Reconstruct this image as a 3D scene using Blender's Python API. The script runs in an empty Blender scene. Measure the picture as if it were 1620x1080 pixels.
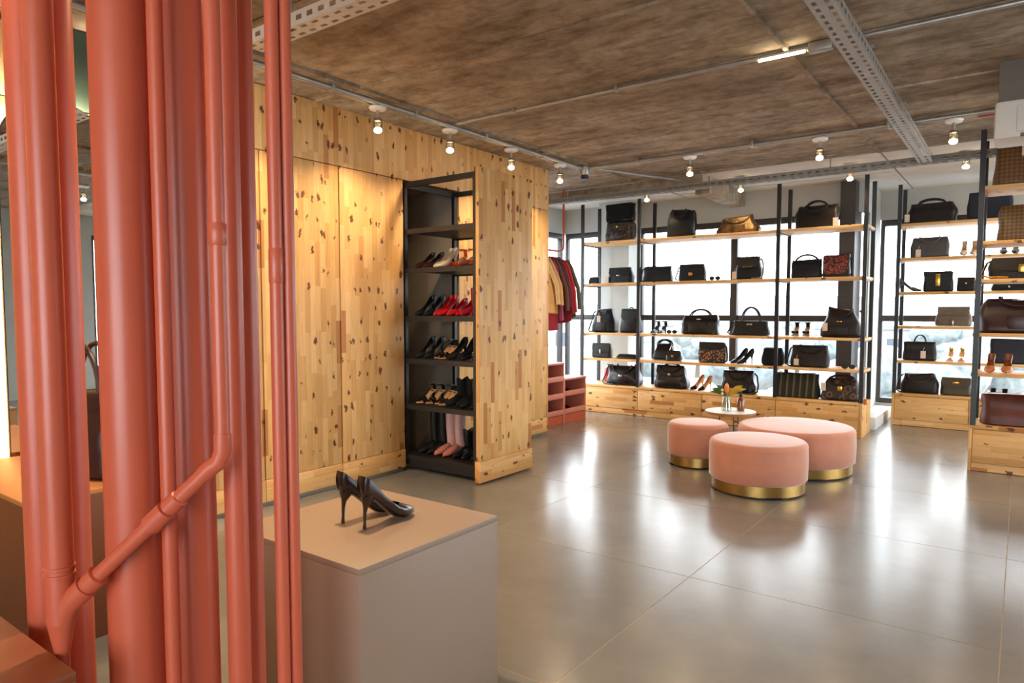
import bpy, bmesh, math, random
from mathutils import Vector, Matrix
rnd = random.Random(7)
PI = math.pi
SC = bpy.context.scene
COL = SC.collection

# ------------------------------------------------------------------ camera, sky, exposure
YAW, PITCH = -0.6389, 0.0595
cd = bpy.data.cameras.new('camera'); cam = bpy.data.objects.new('camera', cd); COL.objects.link(cam)
cd.sensor_width = 36; cd.lens = 1086.0/1620*36; cd.shift_y = 16.0/1620
cd.clip_start = 0.05; cd.clip_end = 600
cam.location = (0, 0, 1.26)
cam.rotation_euler = (PI/2 - PITCH, 0, -YAW)
SC.camera = cam
SC.view_settings.view_transform = 'Standard'; SC.view_settings.look = 'None'
SC.view_settings.gamma = 1; SC.view_settings.use_curve_mapping = False
SC.view_settings.exposure = 1.15
SC.cycles.use_denoising = True
SC.cycles.max_bounces = 8; SC.cycles.diffuse_bounces = 5; SC.cycles.glossy_bounces = 4
SC.cycles.transparent_max_bounces = 12
SC.cycles.sample_clamp_indirect = 6.0
SC.cycles.caustics_reflective = False; SC.cycles.caustics_refractive = False

W = bpy.data.worlds.new('sky'); SC.world = W; W.use_nodes = True
bg = W.node_tree.nodes['Background']
bg.inputs[0].default_value = (0.90, 0.95, 1.0, 1); bg.inputs[1].default_value = 5.0

WARM = (1.0, 0.73, 0.43)
LAMP_W = 15.0

def portal(loc, rot, sx, sy):
    l = bpy.data.lights.new('window_portal', 'AREA'); l.shape = 'RECTANGLE'; l.size = sx; l.size_y = sy
    l.cycles.is_portal = True
    o = bpy.data.objects.new('window_portal', l); COL.objects.link(o); o.location = loc; o.rotation_euler = rot
portal((-3.3, 8.36, 1.3), (-PI/2, 0, 0), 3.9, 2.3)
portal((1.2, 9.26, 1.3), (-PI/2, 0, 0), 5.2, 2.3)
portal((-5.32, 7.1, 1.3), (0, -PI/2, 0), 2.3, 2.4)
portal((3.78, 6.75, 1.3), (0, PI/2, 0), 2.2, 4.4)
portal((.8, -3.08, 1.3), (PI/2, 0, 0), 3.9, 2.2)

# ------------------------------------------------------------------ materials
def srgb(r, g, b):
    f = lambda c: (c/255/12.92 if c/255 <= .04045 else ((c/255+.055)/1.055)**2.4)
    return (f(r), f(g), f(b), 1)

def newmat(name):
    m = bpy.data.materials.new(name); m.use_nodes = True
    nt = m.node_tree; b = nt.nodes['Principled BSDF']
    return m, nt, b

def nd(nt, t, **k):
    n = nt.nodes.new(t)
    for a, v in k.items():
        if isinstance(a, str) and hasattr(n, a): setattr(n, a, v)
    return n

def setin(n, **k):
    for a, v in k.items(): n.inputs[a.replace('_', ' ')].default_value = v
    return n

def noise(nt, vec, scale, detail=4, rough=.55):
    n = nd(nt, 'ShaderNodeTexNoise'); setin(n, Scale=scale, Detail=detail, Roughness=rough)
    if vec is not None: nt.links.new(vec, n.inputs['Vector'])
    return n

def ramp(nt, fac, stops):
    r = nd(nt, 'ShaderNodeValToRGB'); el = r.color_ramp.elements
    while len(el) < len(stops): el.new(.5)
    for e, (p, c) in zip(el, stops): e.position = p; e.color = c
    nt.links.new(fac, r.inputs[0]); return r

def mix(nt, fac, a, b, mode='MIX'):
    n = nd(nt, 'ShaderNodeMix'); n.data_type = 'RGBA'; n.blend_type = mode
    for s, v in ((n.inputs[0], fac), (n.inputs[6], a), (n.inputs[7], b)):
        if hasattr(v, 'links'): nt.links.new(v, s)
        else: s.default_value = v
    return n.outputs[2]

def objvec(nt, scale=(1, 1, 1), jitter=False):
    tc = nd(nt, 'ShaderNodeTexCoord'); mp = nd(nt, 'ShaderNodeMapping')
    mp.inputs['Scale'].default_value = scale
    nt.links.new(tc.outputs['Object'], mp.inputs[0])
    if jitter:
        oi = nd(nt, 'ShaderNodeObjectInfo'); mu = nd(nt, 'ShaderNodeMath', operation='MULTIPLY'); mu.inputs[1].default_value = 37.0
        nt.links.new(oi.outputs['Random'], mu.inputs[0])
        cb = nd(nt, 'ShaderNodeCombineXYZ')
        for i in range(3): nt.links.new(mu.outputs[0], cb.inputs[i])
        nt.links.new(cb.outputs[0], mp.inputs['Location'])
    return mp.outputs[0]

def bump(nt, b, h, strength=.2, dist=.01):
    n = nd(nt, 'ShaderNodeBump'); n.inputs['Strength'].default_value = strength; n.inputs['Distance'].default_value = dist
    nt.links.new(h, n.inputs['Height']); nt.links.new(n.outputs[0], b.inputs['Normal'])

_M = {}
def plain(name, col, rough=.5, metal=0, var=.12, vscale=14, spec=.5, bmp=0.0, sheen=0, coat=0):
    """painted / leather / cloth / metal surface with a little procedural variation"""
    if name in _M: return _M[name]
    m, nt, b = newmat(name)
    v = objvec(nt)
    n = noise(nt, v, vscale)
    d = tuple(c*(1-var) for c in col[:3])+(1,); l = tuple(min(1, c*(1+var)) for c in col[:3])+(1,)
    r = ramp(nt, n.outputs[0], [(.3, d), (.7, l)])
    nt.links.new(r.outputs[0], b.inputs['Base Color'])
    setin(b, Roughness=rough, Metallic=metal)
    b.inputs['Specular IOR Level'].default_value = spec
    if sheen: b.inputs['Sheen Weight'].default_value = sheen; b.inputs['Sheen Roughness'].default_value = .4
    if coat: b.inputs['Coat Weight'].default_value = coat; b.inputs['Coat Roughness'].default_value = .15
    if bmp:
        n2 = noise(nt, v, vscale*14, 3); bump(nt, b, n2.outputs[0], bmp, .004)
    _M[name] = m; return m

def emit(name, col, s):
    if name in _M: return _M[name]
    m, nt, b = newmat(name)
    b.inputs['Base Color'].default_value = (*col, 1); b.inputs['Emission Color'].default_value = (*col, 1); b.inputs['Emission Strength'].default_value = s
    _M[name] = m; return m

def pine(name, along):
    """finger-jointed pine: staves running along 'z' or 'x', with knots"""
    m, nt, b = newmat(name)
    tc = nd(nt, 'ShaderNodeTexCoord'); sp = nd(nt, 'ShaderNodeSeparateXYZ'); nt.links.new(tc.outputs['Object'], sp.inputs[0])
    ad = nd(nt, 'ShaderNodeMath', operation='ADD')
    if along == 'z': nt.links.new(sp.outputs[0], ad.inputs[0]); nt.links.new(sp.outputs[1], ad.inputs[1]); lo = sp.outputs[2]
    elif along == 'x': nt.links.new(sp.outputs[2], ad.inputs[0]); nt.links.new(sp.outputs[1], ad.inputs[1]); lo = sp.outputs[0]
    else: nt.links.new(sp.outputs[2], ad.inputs[0]); nt.links.new(sp.outputs[0], ad.inputs[1]); lo = sp.outputs[1]
    cb = nd(nt, 'ShaderNodeCombineXYZ'); nt.links.new(lo, cb.inputs[0]); nt.links.new(ad.outputs[0], cb.inputs[1])
    def mth(op, a, b=None, c=None):
        n = nd(nt, 'ShaderNodeMath', operation=op)
        for i, v in enumerate((a, b, c)):
            if v is None: continue
            if hasattr(v, 'links'): nt.links.new(v, n.inputs[i])
            else: n.inputs[i].default_value = v
        return n.outputs[0]
    ac = mth('DIVIDE', ad.outputs[0], .043); row = mth('FLOOR', ac)
    w1 = nd(nt, 'ShaderNodeTexWhiteNoise'); w1.noise_dimensions = '1D'; nt.links.new(row, w1.inputs['W'])
    al = mth('DIVIDE', lo, .30); al = mth('MULTIPLY_ADD', w1.outputs[0], 7.3, al); cell = mth('FLOOR', al)
    cc = nd(nt, 'ShaderNodeCombineXYZ'); nt.links.new(row, cc.inputs[0]); nt.links.new(cell, cc.inputs[1])
    w2 = nd(nt, 'ShaderNodeTexWhiteNoise'); w2.noise_dimensions = '2D'; nt.links.new(cc.outputs[0], w2.inputs['Vector'])
    st = ramp(nt, w2.outputs[0], [(0, srgb(214, 162, 98)), (.25, srgb(224, 174, 109)), (.6, srgb(231, 183, 119)), (.962, srgb(237, 193, 132)), (.978, srgb(192, 128, 72))])
    ed = mth('ABSOLUTE', mth('SUBTRACT', mth('FRACT', ac), .5)); em = nd(nt, 'ShaderNodeMapRange'); setin(em, From_Min=.46, From_Max=.5, To_Min=0.0, To_Max=.22); nt.links.new(ed, em.inputs[0])
    c0 = mix(nt, em.outputs[0], st.outputs[0], srgb(150, 100, 56))
    vc = nd(nt, 'ShaderNodeVectorMath', operation='MULTIPLY'); vc.inputs[1].default_value = (2.2, 30, 1); nt.links.new(cb.outputs[0], vc.inputs[0])
    off = nd(nt, 'ShaderNodeVectorMath', operation='MULTIPLY_ADD'); off.inputs[1].default_value = (9, 9, 9); nt.links.new(w2.outputs[1], off.inputs[0]); nt.links.new(vc.outputs[0], off.inputs[2])
    g = noise(nt, off.outputs[0], 1.6, 5, .6)
    gr = ramp(nt, g.outputs[0], [(.25, (.74, .66, .56, 1)), (.5, (1, 1, 1, 1)), (.85, (1.0, .95, .86, 1))])
    c1 = mix(nt, .75, c0, gr.outputs[0], 'MULTIPLY')
    vk = nd(nt, 'ShaderNodeVectorMath', operation='MULTIPLY'); vk.inputs[1].default_value = (8.2, 16.0, 1); nt.links.new(cb.outputs[0], vk.inputs[0])
    wn = noise(nt, cb.outputs[0], 34, 2); vo = nd(nt, 'ShaderNodeTexVoronoi'); vo.voronoi_dimensions = '2D'; vo.inputs['Scale'].default_value = 1
    sub = nd(nt, 'ShaderNodeVectorMath', operation='MULTIPLY_ADD'); sub.inputs[1].default_value = (.6, .6, 0); nt.links.new(wn.outputs[1], sub.inputs[0]); nt.links.new(vk.outputs[0], sub.inputs[2])
    nt.links.new(sub.outputs[0], vo.inputs['Vector'])
    spc = nd(nt, 'ShaderNodeSeparateColor'); nt.links.new(vo.outputs['Color'], spc.inputs[0])
    size = nd(nt, 'ShaderNodeMapRange'); setin(size, From_Min=.60, From_Max=1.0, To_Min=.05, To_Max=.25); nt.links.new(spc.outputs[0], size.inputs[0])
    df = mth('SUBTRACT', size.outputs[0], vo.outputs['Distance'])
    kf = nd(nt, 'ShaderNodeMapRange'); setin(kf, From_Min=-.03, From_Max=.07, To_Min=0.0, To_Max=.95); nt.links.new(df, kf.inputs[0])
    kk = mth('MULTIPLY', kf.outputs[0], mth('GREATER_THAN', spc.outputs[0], .66))
    c2 = mix(nt, kk, c1, srgb(98, 50, 22))
    nt.links.new(c2, b.inputs['Base Color']); setin(b, Roughness=.48)
    b.inputs['Specular IOR Level'].default_value = .35
    return m

def concrete():
    m, nt, b = newmat('board_formed_concrete')
    v = objvec(nt); v2 = objvec(nt, (.8, 2.2, 1))
    a = noise(nt, v2, 1.3, 8, .68); c = noise(nt, v, 11, 8, .7); d = noise(nt, v2, 5, 6, .6)
    r = ramp(nt, a.outputs[0], [(.30, srgb(138, 120, 99)), (.5, srgb(169, 152, 130)), (.72, srgb(198, 183, 163))])
    r2 = ramp(nt, c.outputs[0], [(.34, (.56, .53, .50, 1)), (.56, (1, 1, 1, 1))])
    r3 = ramp(nt, d.outputs[0], [(.38, (.57, .53, .48, 1)), (.53, (1, 1, 1, 1))])
    x = mix(nt, .8, r.outputs[0], r2.outputs[0], 'MULTIPLY'); x = mix(nt, .7, x, r3.outputs[0], 'MULTIPLY')
    nt.links.new(x, b.inputs['Base Color']); setin(b, Roughness=.85)
    b.inputs['Specular IOR Level'].default_value = .25
    bump(nt, b, c.outputs[0], .35, .01)
    return m

def floortile():
    m, nt, b = newmat('cement_floor_tile')
    v = objvec(nt); a = noise(nt, v, 1.7, 6, .62); c = noise(nt, v, 14, 5, .6)
    oi = nd(nt, 'ShaderNodeObjectInfo')
    r = ramp(nt, a.outputs[0], [(.3, srgb(114, 112, 109)), (.7, srgb(132, 129, 125))])
    r2 = ramp(nt, c.outputs[0], [(.3, (.985, .985, .985, 1)), (.7, (1.01, 1.01, 1.01, 1))])
    x = mix(nt, 1, r.outputs[0], r2.outputs[0], 'MULTIPLY')
    r3 = ramp(nt, oi.outputs['Random'], [(0, (.93, .93, .93, 1)), (1, (1.04, 1.04, 1.04, 1))])
    x = mix(nt, 1, x, r3.outputs[0], 'MULTIPLY')
    nt.links.new(x, b.inputs['Base Color'])
    mr = nd(nt, 'ShaderNodeMapRange'); setin(mr, From_Min=.3, From_Max=.7, To_Min=.20, To_Max=.23); nt.links.new(c.outputs[0], mr.inputs[0]); nt.links.new(mr.outputs[0], b.inputs['Roughness'])
    b.inputs['Specular IOR Level'].default_value = .62
    return m

def spots(name, base, dark, scale, thr=.34):
    m, nt, b = newmat(name)
    v = objvec(nt); vo = nd(nt, 'ShaderNodeTexVoronoi'); vo.inputs['Scale'].default_value = scale; nt.links.new(v, vo.inputs['Vector'])
    n = noise(nt, v, scale*2.3, 3); ad = nd(nt, 'ShaderNodeMath', operation='MULTIPLY_ADD'); ad.inputs[1].default_value = .35
    nt.links.new(n.outputs[0], ad.inputs[0]); nt.links.new(vo.outputs['Distance'], ad.inputs[2])
    r = ramp(nt, ad.outputs[0], [(thr, dark), (thr+.06, base), (thr+.2, base), (thr+.26, dark)])
    r.color_ramp.interpolation = 'LINEAR'
    nt.links.new(r.outputs[0], b.inputs['Base Color']); setin(b, Roughness=.5)
    return m

def checks(name, a, c, scale):
    m, nt, b = newmat(name)
    tc = nd(nt, 'ShaderNodeTexCoord'); mp = nd(nt, 'ShaderNodeMapping'); mp.inputs['Rotation'].default_value = (0, PI/4, 0); mp.inputs['Scale'].default_value = (1, .01, 1)
    nt.links.new(tc.outputs['Object'], mp.inputs[0])
    ck = nd(nt, 'ShaderNodeTexChecker'); ck.inputs['Scale'].default_value = scale; ck.inputs[1].default_value = a; ck.inputs[2].default_value = c
    nt.links.new(mp.outputs[0], ck.inputs[0]); nt.links.new(ck.outputs[0], b.inputs['Base Color']); setin(b, Roughness=.45)
    return m

def stripes(name, cols, width):
    m, nt, b = newmat(name)
    tc = nd(nt, 'ShaderNodeTexCoord'); sp = nd(nt, 'ShaderNodeSeparateXYZ'); nt.links.new(tc.outputs['Object'], sp.inputs[0])
    d = nd(nt, 'ShaderNodeMath', operation='DIVIDE'); d.inputs[1].default_value = width; nt.links.new(sp.outputs[0], d.inputs[0])
    f = nd(nt, 'ShaderNodeMath', operation='FRACT'); nt.links.new(d.outputs[0], f.inputs[0])
    r = ramp(nt, f.outputs[0], [(i/len(cols), c) for i, c in enumerate(cols)]); r.color_ramp.interpolation = 'CONSTANT'
    nt.links.new(r.outputs[0], b.inputs['Base Color']); setin(b, Roughness=.8)
    return m

def glassmat(name, tint=(1, 1, 1), gl=.06):
    m = bpy.data.materials.new(name); m.use_nodes = True; nt = m.node_tree; nt.nodes.remove(nt.nodes['Principled BSDF'])
    t = nd(nt, 'ShaderNodeBsdfTransparent'); t.inputs[0].default_value = (*tint, 1)
    g = nd(nt, 'ShaderNodeBsdfGlossy'); g.inputs['Roughness'].default_value = .02
    mx = nd(nt, 'ShaderNodeMixShader'); mx.inputs[0].default_value = gl
    nt.links.new(t.outputs[0], mx.inputs[1]); nt.links.new(g.outputs[0], mx.inputs[2]); nt.links.new(mx.outputs[0], nt.nodes['Material Output'].inputs[0])
    return m

PINE_V = pine('pine_panel_upright', 'z'); PINE_H = pine('pine_panel_lengthwise', 'x'); PINE_Y = pine('pine_board_crosswise', 'y')
CONC = concrete(); TILE = floortile()
CORAL = plain('coral_pipe_paint', srgb(188, 87, 60), .36, var=.05, vscale=5, bmp=.05)
TERRA = plain('terracotta_lacquer', srgb(196, 92, 58), .45, var=.06)
ROSE = plain('rose_beige_lacquer', srgb(154, 131, 114), .5, var=.03, vscale=4)
OCHRE = plain('warm_ochre_lacquer', srgb(176, 116, 66), .45, var=.05, vscale=4)
STEEL = plain('black_steel', (.012, .012, .014, 1), .4, var=.2)
DARKW = plain('dark_stained_wood', srgb(24, 19, 16), .5, var=.25, vscale=20)
GALV = plain('galvanised_steel', srgb(168, 164, 156), .42, metal=.6, var=.15, vscale=9)
TRAYW = plain('pale_zinc_tray', srgb(176, 172, 164), .5, metal=.2, var=.08)
FRAME = plain('brown_black_aluminium', srgb(52, 46, 44), .45, var=.1)
WALLG = plain('pale_grey_wall_paint', srgb(176, 178, 174), .8, var=.04, vscale=3)
COLG = plain('grey_column_paint', srgb(196, 200, 198), .8, var=.04, vscale=3)
CAV = plain('cabinet_lining', srgb(150, 138, 122), .7, var=.06, vscale=4)
GREEN = plain('dark_green_wall_paint', srgb(64, 78, 60), .7, var=.06, vscale=3)
GROUT = plain('pale_grout', srgb(184, 168, 146), .9, var=.1)
WHITE = plain('white_plastic', srgb(226, 222, 216), .4, var=.03)
WHITE2 = plain('white_stone', srgb(224, 224, 222), .55, var=.05)
BULK = plain('grey_bulkhead_paint', srgb(112, 106, 98), .7, var=.06)
BRASS = plain('brushed_brass', srgb(168, 136, 78), .38, metal=1, var=.08, vscale=30)
GOLD = plain('gold_fittings', srgb(214, 170, 84), .25, metal=1, var=.1)
CHROME = plain('chrome_fittings', srgb(190, 190, 190), .2, metal=1, var=.05)
VELVET = plain('blush_velvet', srgb(200, 134, 108), .85, var=.07, vscale=9, sheen=.7, bmp=.15)
GLASS = glassmat('window_glass', (.97, .985, .985), .05)
VASE = glassmat('vase_glass', (.88, .92, .90), .16)
SOCK = glassmat('lamp_glass', (.86, .83, .78), .22)
BULB = emit('lamp_bulb_glow', (1.0, .80, .52), 14)
LED = emit('led_strip_glow', (1.0, .90, .70), 60)
TAG = plain('price_tag_card', srgb(226, 206, 188), .8, var=.03)
BLK = plain('black_leather', (.006, .006, .007, 1), .42, var=.35, vscale=18, bmp=.3, spec=.35)
BLKG = plain('black_patent_leather', (.005, .005, .006, 1), .26, var=.3, spec=.45, bmp=.3)
BLKM = plain('black_cloth', (.008, .008, .009, 1), .8, var=.3, spec=.2)
NAVYK = plain('blue_black_leather', (.009, .011, .016, 1), .48, var=.3, bmp=.3, spec=.3)
BRK = plain('brown_black_leather', (.013, .009, .0075, 1), .45, var=.35, bmp=.3, spec=.3)
BROWN = plain('dark_brown_leather', srgb(60, 28, 20), .4, var=.3, bmp=.25, spec=.35)
COGN = plain('cognac_leather', srgb(92, 40, 25), .42, var=.25, bmp=.2)
TAUPE = plain('taupe_leather', srgb(98, 86, 74), .45, var=.15, bmp=.2)
GREYL = plain('grey_leather', srgb(74, 71, 70), .45, var=.15, bmp=.2)
OLIVE = plain('olive_brown_leather', srgb(66, 57, 43), .45, var=.2, bmp=.2)
DENIM = plain('dark_denim', srgb(30, 33, 44), .8, var=.2, vscale=60)
NUDE = plain('nude_insole_leather', srgb(214, 160, 110), .5, var=.08)
TAN = plain('tan_leather', srgb(176, 104, 54), .4, var=.15)
CREAM = plain('cream_leather', srgb(222, 206, 176), .45, var=.08)
RED = plain('red_leather', srgb(186, 22, 30), .3, var=.15)
CRIM = plain('crimson_leather', srgb(150, 22, 48), .3, var=.15)
ORNG = plain('orange_leather', srgb(196, 74, 32), .4, var=.15)
RUST = plain('rust_suede', srgb(140, 62, 38), .7, var=.15)
PINKB = plain('dusty_pink_boot_leather', srgb(188, 116, 104), .4, var=.15)
METG = plain('crumpled_gold_leather', srgb(104, 82, 50), .36, metal=.7, var=.75, vscale=16, bmp=.6)
BURG = plain('burgundy_leather', srgb(46, 17, 17), .38, var=.25)
LEOP = spots('leopard_print', srgb(176, 120, 66), srgb(24, 16, 12), 42)
LEOP2 = spots('tortoise_hide_print', srgb(104, 62, 34), srgb(20, 13, 11), 15, .42)
SNAKE = spots('snake_print', srgb(84, 64, 48), srgb(26, 21, 19), 26, .38)
REDPAT = spots('red_speckled_weave', srgb(178, 74, 56), srgb(38, 16, 16), 60, .4)
CHECK = checks('brown_check_canvas', srgb(124, 88, 52), srgb(98, 64, 36), 46)
CHECK2 = checks('dark_check_canvas', srgb(112, 84, 48), srgb(78, 56, 30), 52)
STRIPE = stripes('olive_striped_canvas', [srgb(30, 27, 24), srgb(30, 27, 24), srgb(96, 88, 52), srgb(40, 36, 28)], .066)

# ------------------------------------------------------------------ mesh helpers
class MB:
    def __init__(s): s.v = []; s.f = []
    def add(s, vs, fs):
        o = len(s.v); s.v += [tuple(v) for v in vs]; s.f += [tuple(i+o for i in f) for f in fs]; return s
    def box(s, x0, x1, y0, y1, z0, z1):
        x0, x1 = sorted((x0, x1)); y0, y1 = sorted((y0, y1)); z0, z1 = sorted((z0, z1))
        return s.add([(x0,y0,z0),(x1,y0,z0),(x1,y1,z0),(x0,y1,z0),(x0,y0,z1),(x1,y0,z1),(x1,y1,z1),(x0,y1,z1)],
                     [(0,3,2,1),(4,5,6,7),(0,1,5,4),(1,2,6,5),(2,3,7,6),(3,0,4,7)])
    def loft(s, rings, cap0=True, cap1=True, close=True):
        n = len(rings[0]); vs = [p for r in rings for p in r]; fs = []
        for i in range(len(rings)-1):
            for j in range(n if close else n-1):
                k = (j+1) % n; fs.append((i*n+j, i*n+k, (i+1)*n+k, (i+1)*n+j))
        if cap0: fs.append(tuple(reversed(range(n))))
        if cap1: fs.append(tuple(range((len(rings)-1)*n, len(rings)*n)))
        return s.add(vs, fs)
    def tube(s, pts, r, n=8, cap=True):
        pts = [Vector(p) for p in pts]; R = r if isinstance(r, (list, tuple)) else [r]*len(pts)
        t0 = (pts[1]-pts[0]).normalized(); up = Vector((0, 0, 1)) if abs(t0.z) < .9 else Vector((1, 0, 0))
        u = t0.cross(up).normalized(); rings = []
        for i, p in enumerate(pts):
            if i == 0: t = t0
            elif i == len(pts)-1: t = (pts[i]-pts[i-1]).normalized()
            else: t = ((pts[i]-pts[i-1]).normalized()+(pts[i+1]-pts[i]).normalized()).normalized()
            u = (u - t*u.dot(t)).normalized(); w = t.cross(u)
            rings.append([p+R[i]*(math.cos(a)*u+math.sin(a)*w) for a in [2*PI*k/n for k in range(n)]])
        return s.loft(rings, cap, cap)
    def lathe(s, prof, n=24, c=(0, 0, 0)):
        rings = [[(c[0]+r*math.cos(2*PI*k/n), c[1]+r*math.sin(2*PI*k/n), c[2]+z) for k in range(n)] for r, z in prof]
        return s.loft(rings)
    def prism(s, poly, a, b, axis='y'):
        f = {'y': lambda p, t: (p[0], t, p[1]), 'x': lambda p, t: (t, p[0], p[1]), 'z': lambda p, t: (p[0], p[1], t)}[axis]
        return s.loft([[f(p, a) for p in poly], [f(p, b) for p in poly]])
    def mesh(s, name, mat, smooth=False, bevel=0, angle=40):
        me = bpy.data.meshes.new(name); me.from_pydata(s.v, [], s.f)
        bm = bmesh.new(); bm.from_mesh(me)
        bmesh.ops.recalc_face_normals(bm, faces=bm.faces)
        if bevel:
            es = [e for e in bm.edges if len(e.link_faces) == 2 and e.calc_face_angle(0) > .6]
            bmesh.ops.bevel(bm, geom=es, offset=bevel, segments=2, profile=.5, affect='EDGES', clamp_overlap=True)
        if smooth or bevel:
            for f in bm.faces: f.smooth = True
            th = math.radians(angle)
            for e in bm.edges: e.smooth = not (len(e.link_faces) == 2 and e.calc_face_angle(0) > th)
        bm.to_mesh(me); bm.free()
        if mat: me.materials.append(mat)
        return me
    def build(s, name, mat, parent=None, **k):
        return put(name, s.mesh(name, mat, **k), parent)

def put(name, me, parent=None, loc=None):
    o = bpy.data.objects.new(name, me); COL.objects.link(o)
    if parent: o.parent = parent
    if loc: o.location = loc
    return o
def tag(o, label=None, cat=None, group=None, kind=None):
    for k, v in (('label', label), ('category', cat), ('group', group), ('kind', kind)):
        if v: o[k] = v
    return o
def thing(name, label, cat, loc=(0, 0, 0), rz=0, group=None):
    o = bpy.data.objects.new(name, None); COL.objects.link(o); o.empty_display_size = .05
    o.location = loc; o.rotation_euler = (0, 0, rz)
    return tag(o, label, cat, group)
def structure(name, label=None, loc=(0, 0, 0)):
    o = bpy.data.objects.new(name, None); COL.objects.link(o); o.location = loc
    return tag(o, label, None, None, 'structure')
def copy_thing(src, loc, rz, label, group=None):
    r = src.copy(); COL.objects.link(r); r.location = loc; r.rotation_euler = (0, 0, rz); r['label'] = label
    if group: r['group'] = group
    for ch in list(src.children):
        c = ch.copy(); COL.objects.link(c); c.parent = r
        for g in list(ch.children):
            d = g.copy(); COL.objects.link(d); d.parent = c
    return r
ORD = ['first', 'second', 'third', 'fourth', 'fifth', 'sixth', 'seventh', 'eighth', 'ninth', 'tenth', 'eleventh', 'twelfth']
def arc(c, rx, rz, a0, a1, n=12, y=0):
    return [(c[0]+rx*math.cos(a0+(a1-a0)*i/n), y, c[1]+rz*math.sin(a0+(a1-a0)*i/n)) for i in range(n+1)]

# ------------------------------------------------------------------ room shell
CZ = 2.67
XL, XR, YB, Y1, Y2 = -5.24, 3.7, -3.0, 8.3, 9.2
XW = -3.865
# floor: tiles on a grout bed
fl = MB().box(XL-.1, XR+.1, YB-.1, Y2+.1, -.12, -.0012).build('floor', GROUT); tag(fl, 'large grey cement tile floor with pale joints', kind='structure')
xs = [-0.022+1.203*k for k in range(-5, 5)]; ys = [3.06+1.187*k for k in range(-6, 7)]
xs = [XL-.1]+[x for x in xs if XL < x < XR]+[XR+.1]; ys = [YB-.1]+[y for y in ys if YB < y < Y2]+[Y2+.1]
for i in range(len(xs)-1):
    for j in range(len(ys)-1):
        MB().box(xs[i]+.002, xs[i+1]-.002, ys[j]+.002, ys[j+1]-.002, -.02, 0).build('tile', TILE, fl)
# ceiling: concrete panels between the lines left by the form boards
CEILW = plain('pale_concrete', srgb(206, 200, 190), .85, var=.08, vscale=5, bmp=.1)  # paler concrete for the panels beyond the beam
ce = MB().box(XL-.1, XR+.1, YB-.1, Y2+.1, CZ+.012, CZ+.15).build('ceiling', CONC); tag(ce, 'raw board formed concrete ceiling', kind='structure')
cx = [XL-.1, -3.42, -1.07, 1.30, XR+.1]; cy = [YB-.1, -1.9, -.9, .05, 1.03, 2.01, 2.99, 3.93, 5.0, 5.98, 6.95, 8.0, Y2+.1]
for i in range(len(cx)-1):
    for j in range(len(cy)-1):
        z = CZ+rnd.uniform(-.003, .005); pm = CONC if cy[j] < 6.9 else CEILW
        MB().box(cx[i]+.009, cx[i+1]-.009, cy[j]+.008, cy[j+1]-.008, z, CZ+.02).build('ceiling_panel', pm, ce)
for k, x in enumerate((-3.42, -1.07)):
    MB().box(x-.012, x+.012, YB, 6.9, CZ-.016, CZ+.01).build('formwork_ridge', CONC, ce)
for y in (2.99, 5.0):
    MB().box(XL, XR, y-.009, y+.009, CZ-.012, CZ+.01).build('formwork_ridge', CONC, ce)
tag(MB().box(XL, -2.72, 6.98, 7.14, 2.555, CZ+.01).build('beam', CONC), 'concrete beam crossing the ceiling before the windows', kind='structure')
tag(MB().box(-2.86, -2.70, 7.14, 8.3, 2.50, CZ+.01).build('beam', CONC), 'short concrete beam running to the window wall', kind='structure')

# pine-clad wardrobe wall
wl = structure('wall_left', 'pine clad wardrobe wall on the left')
core = MB()
core.box(XL, XW-.022, YB, 3.79, 0, CZ); core.box(XL, XW-.022, 4.445, 5.80, 0, CZ)
core.box(XL, XW-.022, 3.79, 4.445, 2.285, CZ); core.box(XL, -4.75, 3.79, 4.445, 0, 2.285)
core.build('wall_core', CAV, wl)
GAP = .005
bound = [3.797-.623*k for k in range(11)]+[YB]; bound = list(reversed(bound))
def pinepanel(nm, y0, y1, z0, z1, m=PINE_V, x=XW, th=.022):
    MB().box(x-th, x, y0, y1, z0, z1).build(nm, m, wl, bevel=.0015)
for a, b_ in zip(bound[:-1], bound[1:]):
    pinepanel('wardrobe_door', a+GAP, b_-GAP, .175, 2.262)
    pinepanel('plinth_board', a+.002, b_-.002, .03, .172, PINE_Y, x=XW+.004)
for a, b_ in ((4.445, 5.06), (5.06, 5.80)):
    pinepanel('wardrobe_door', a+GAP, b_-GAP, .175, 2.262)
    pinepanel('plinth_board', a+.002, b_-.002, .03, .172, PINE_Y, x=XW+.004)
for a, b_, m in ((YB, -.6, PINE_V), (-.6, 1.33, PINE_V), (1.33, 2.38, GREEN), (2.38, 3.50, PINE_V), (3.50, 5.80, PINE_V)):
    pinepanel('fascia_board', a+.001, b_-.001, 2.268, CZ-.004, m)
MB().box(XL, XW, 5.80, 5.822, .03, CZ-.004).build('end_board', PINE_V, wl, bevel=.0015)

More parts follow.
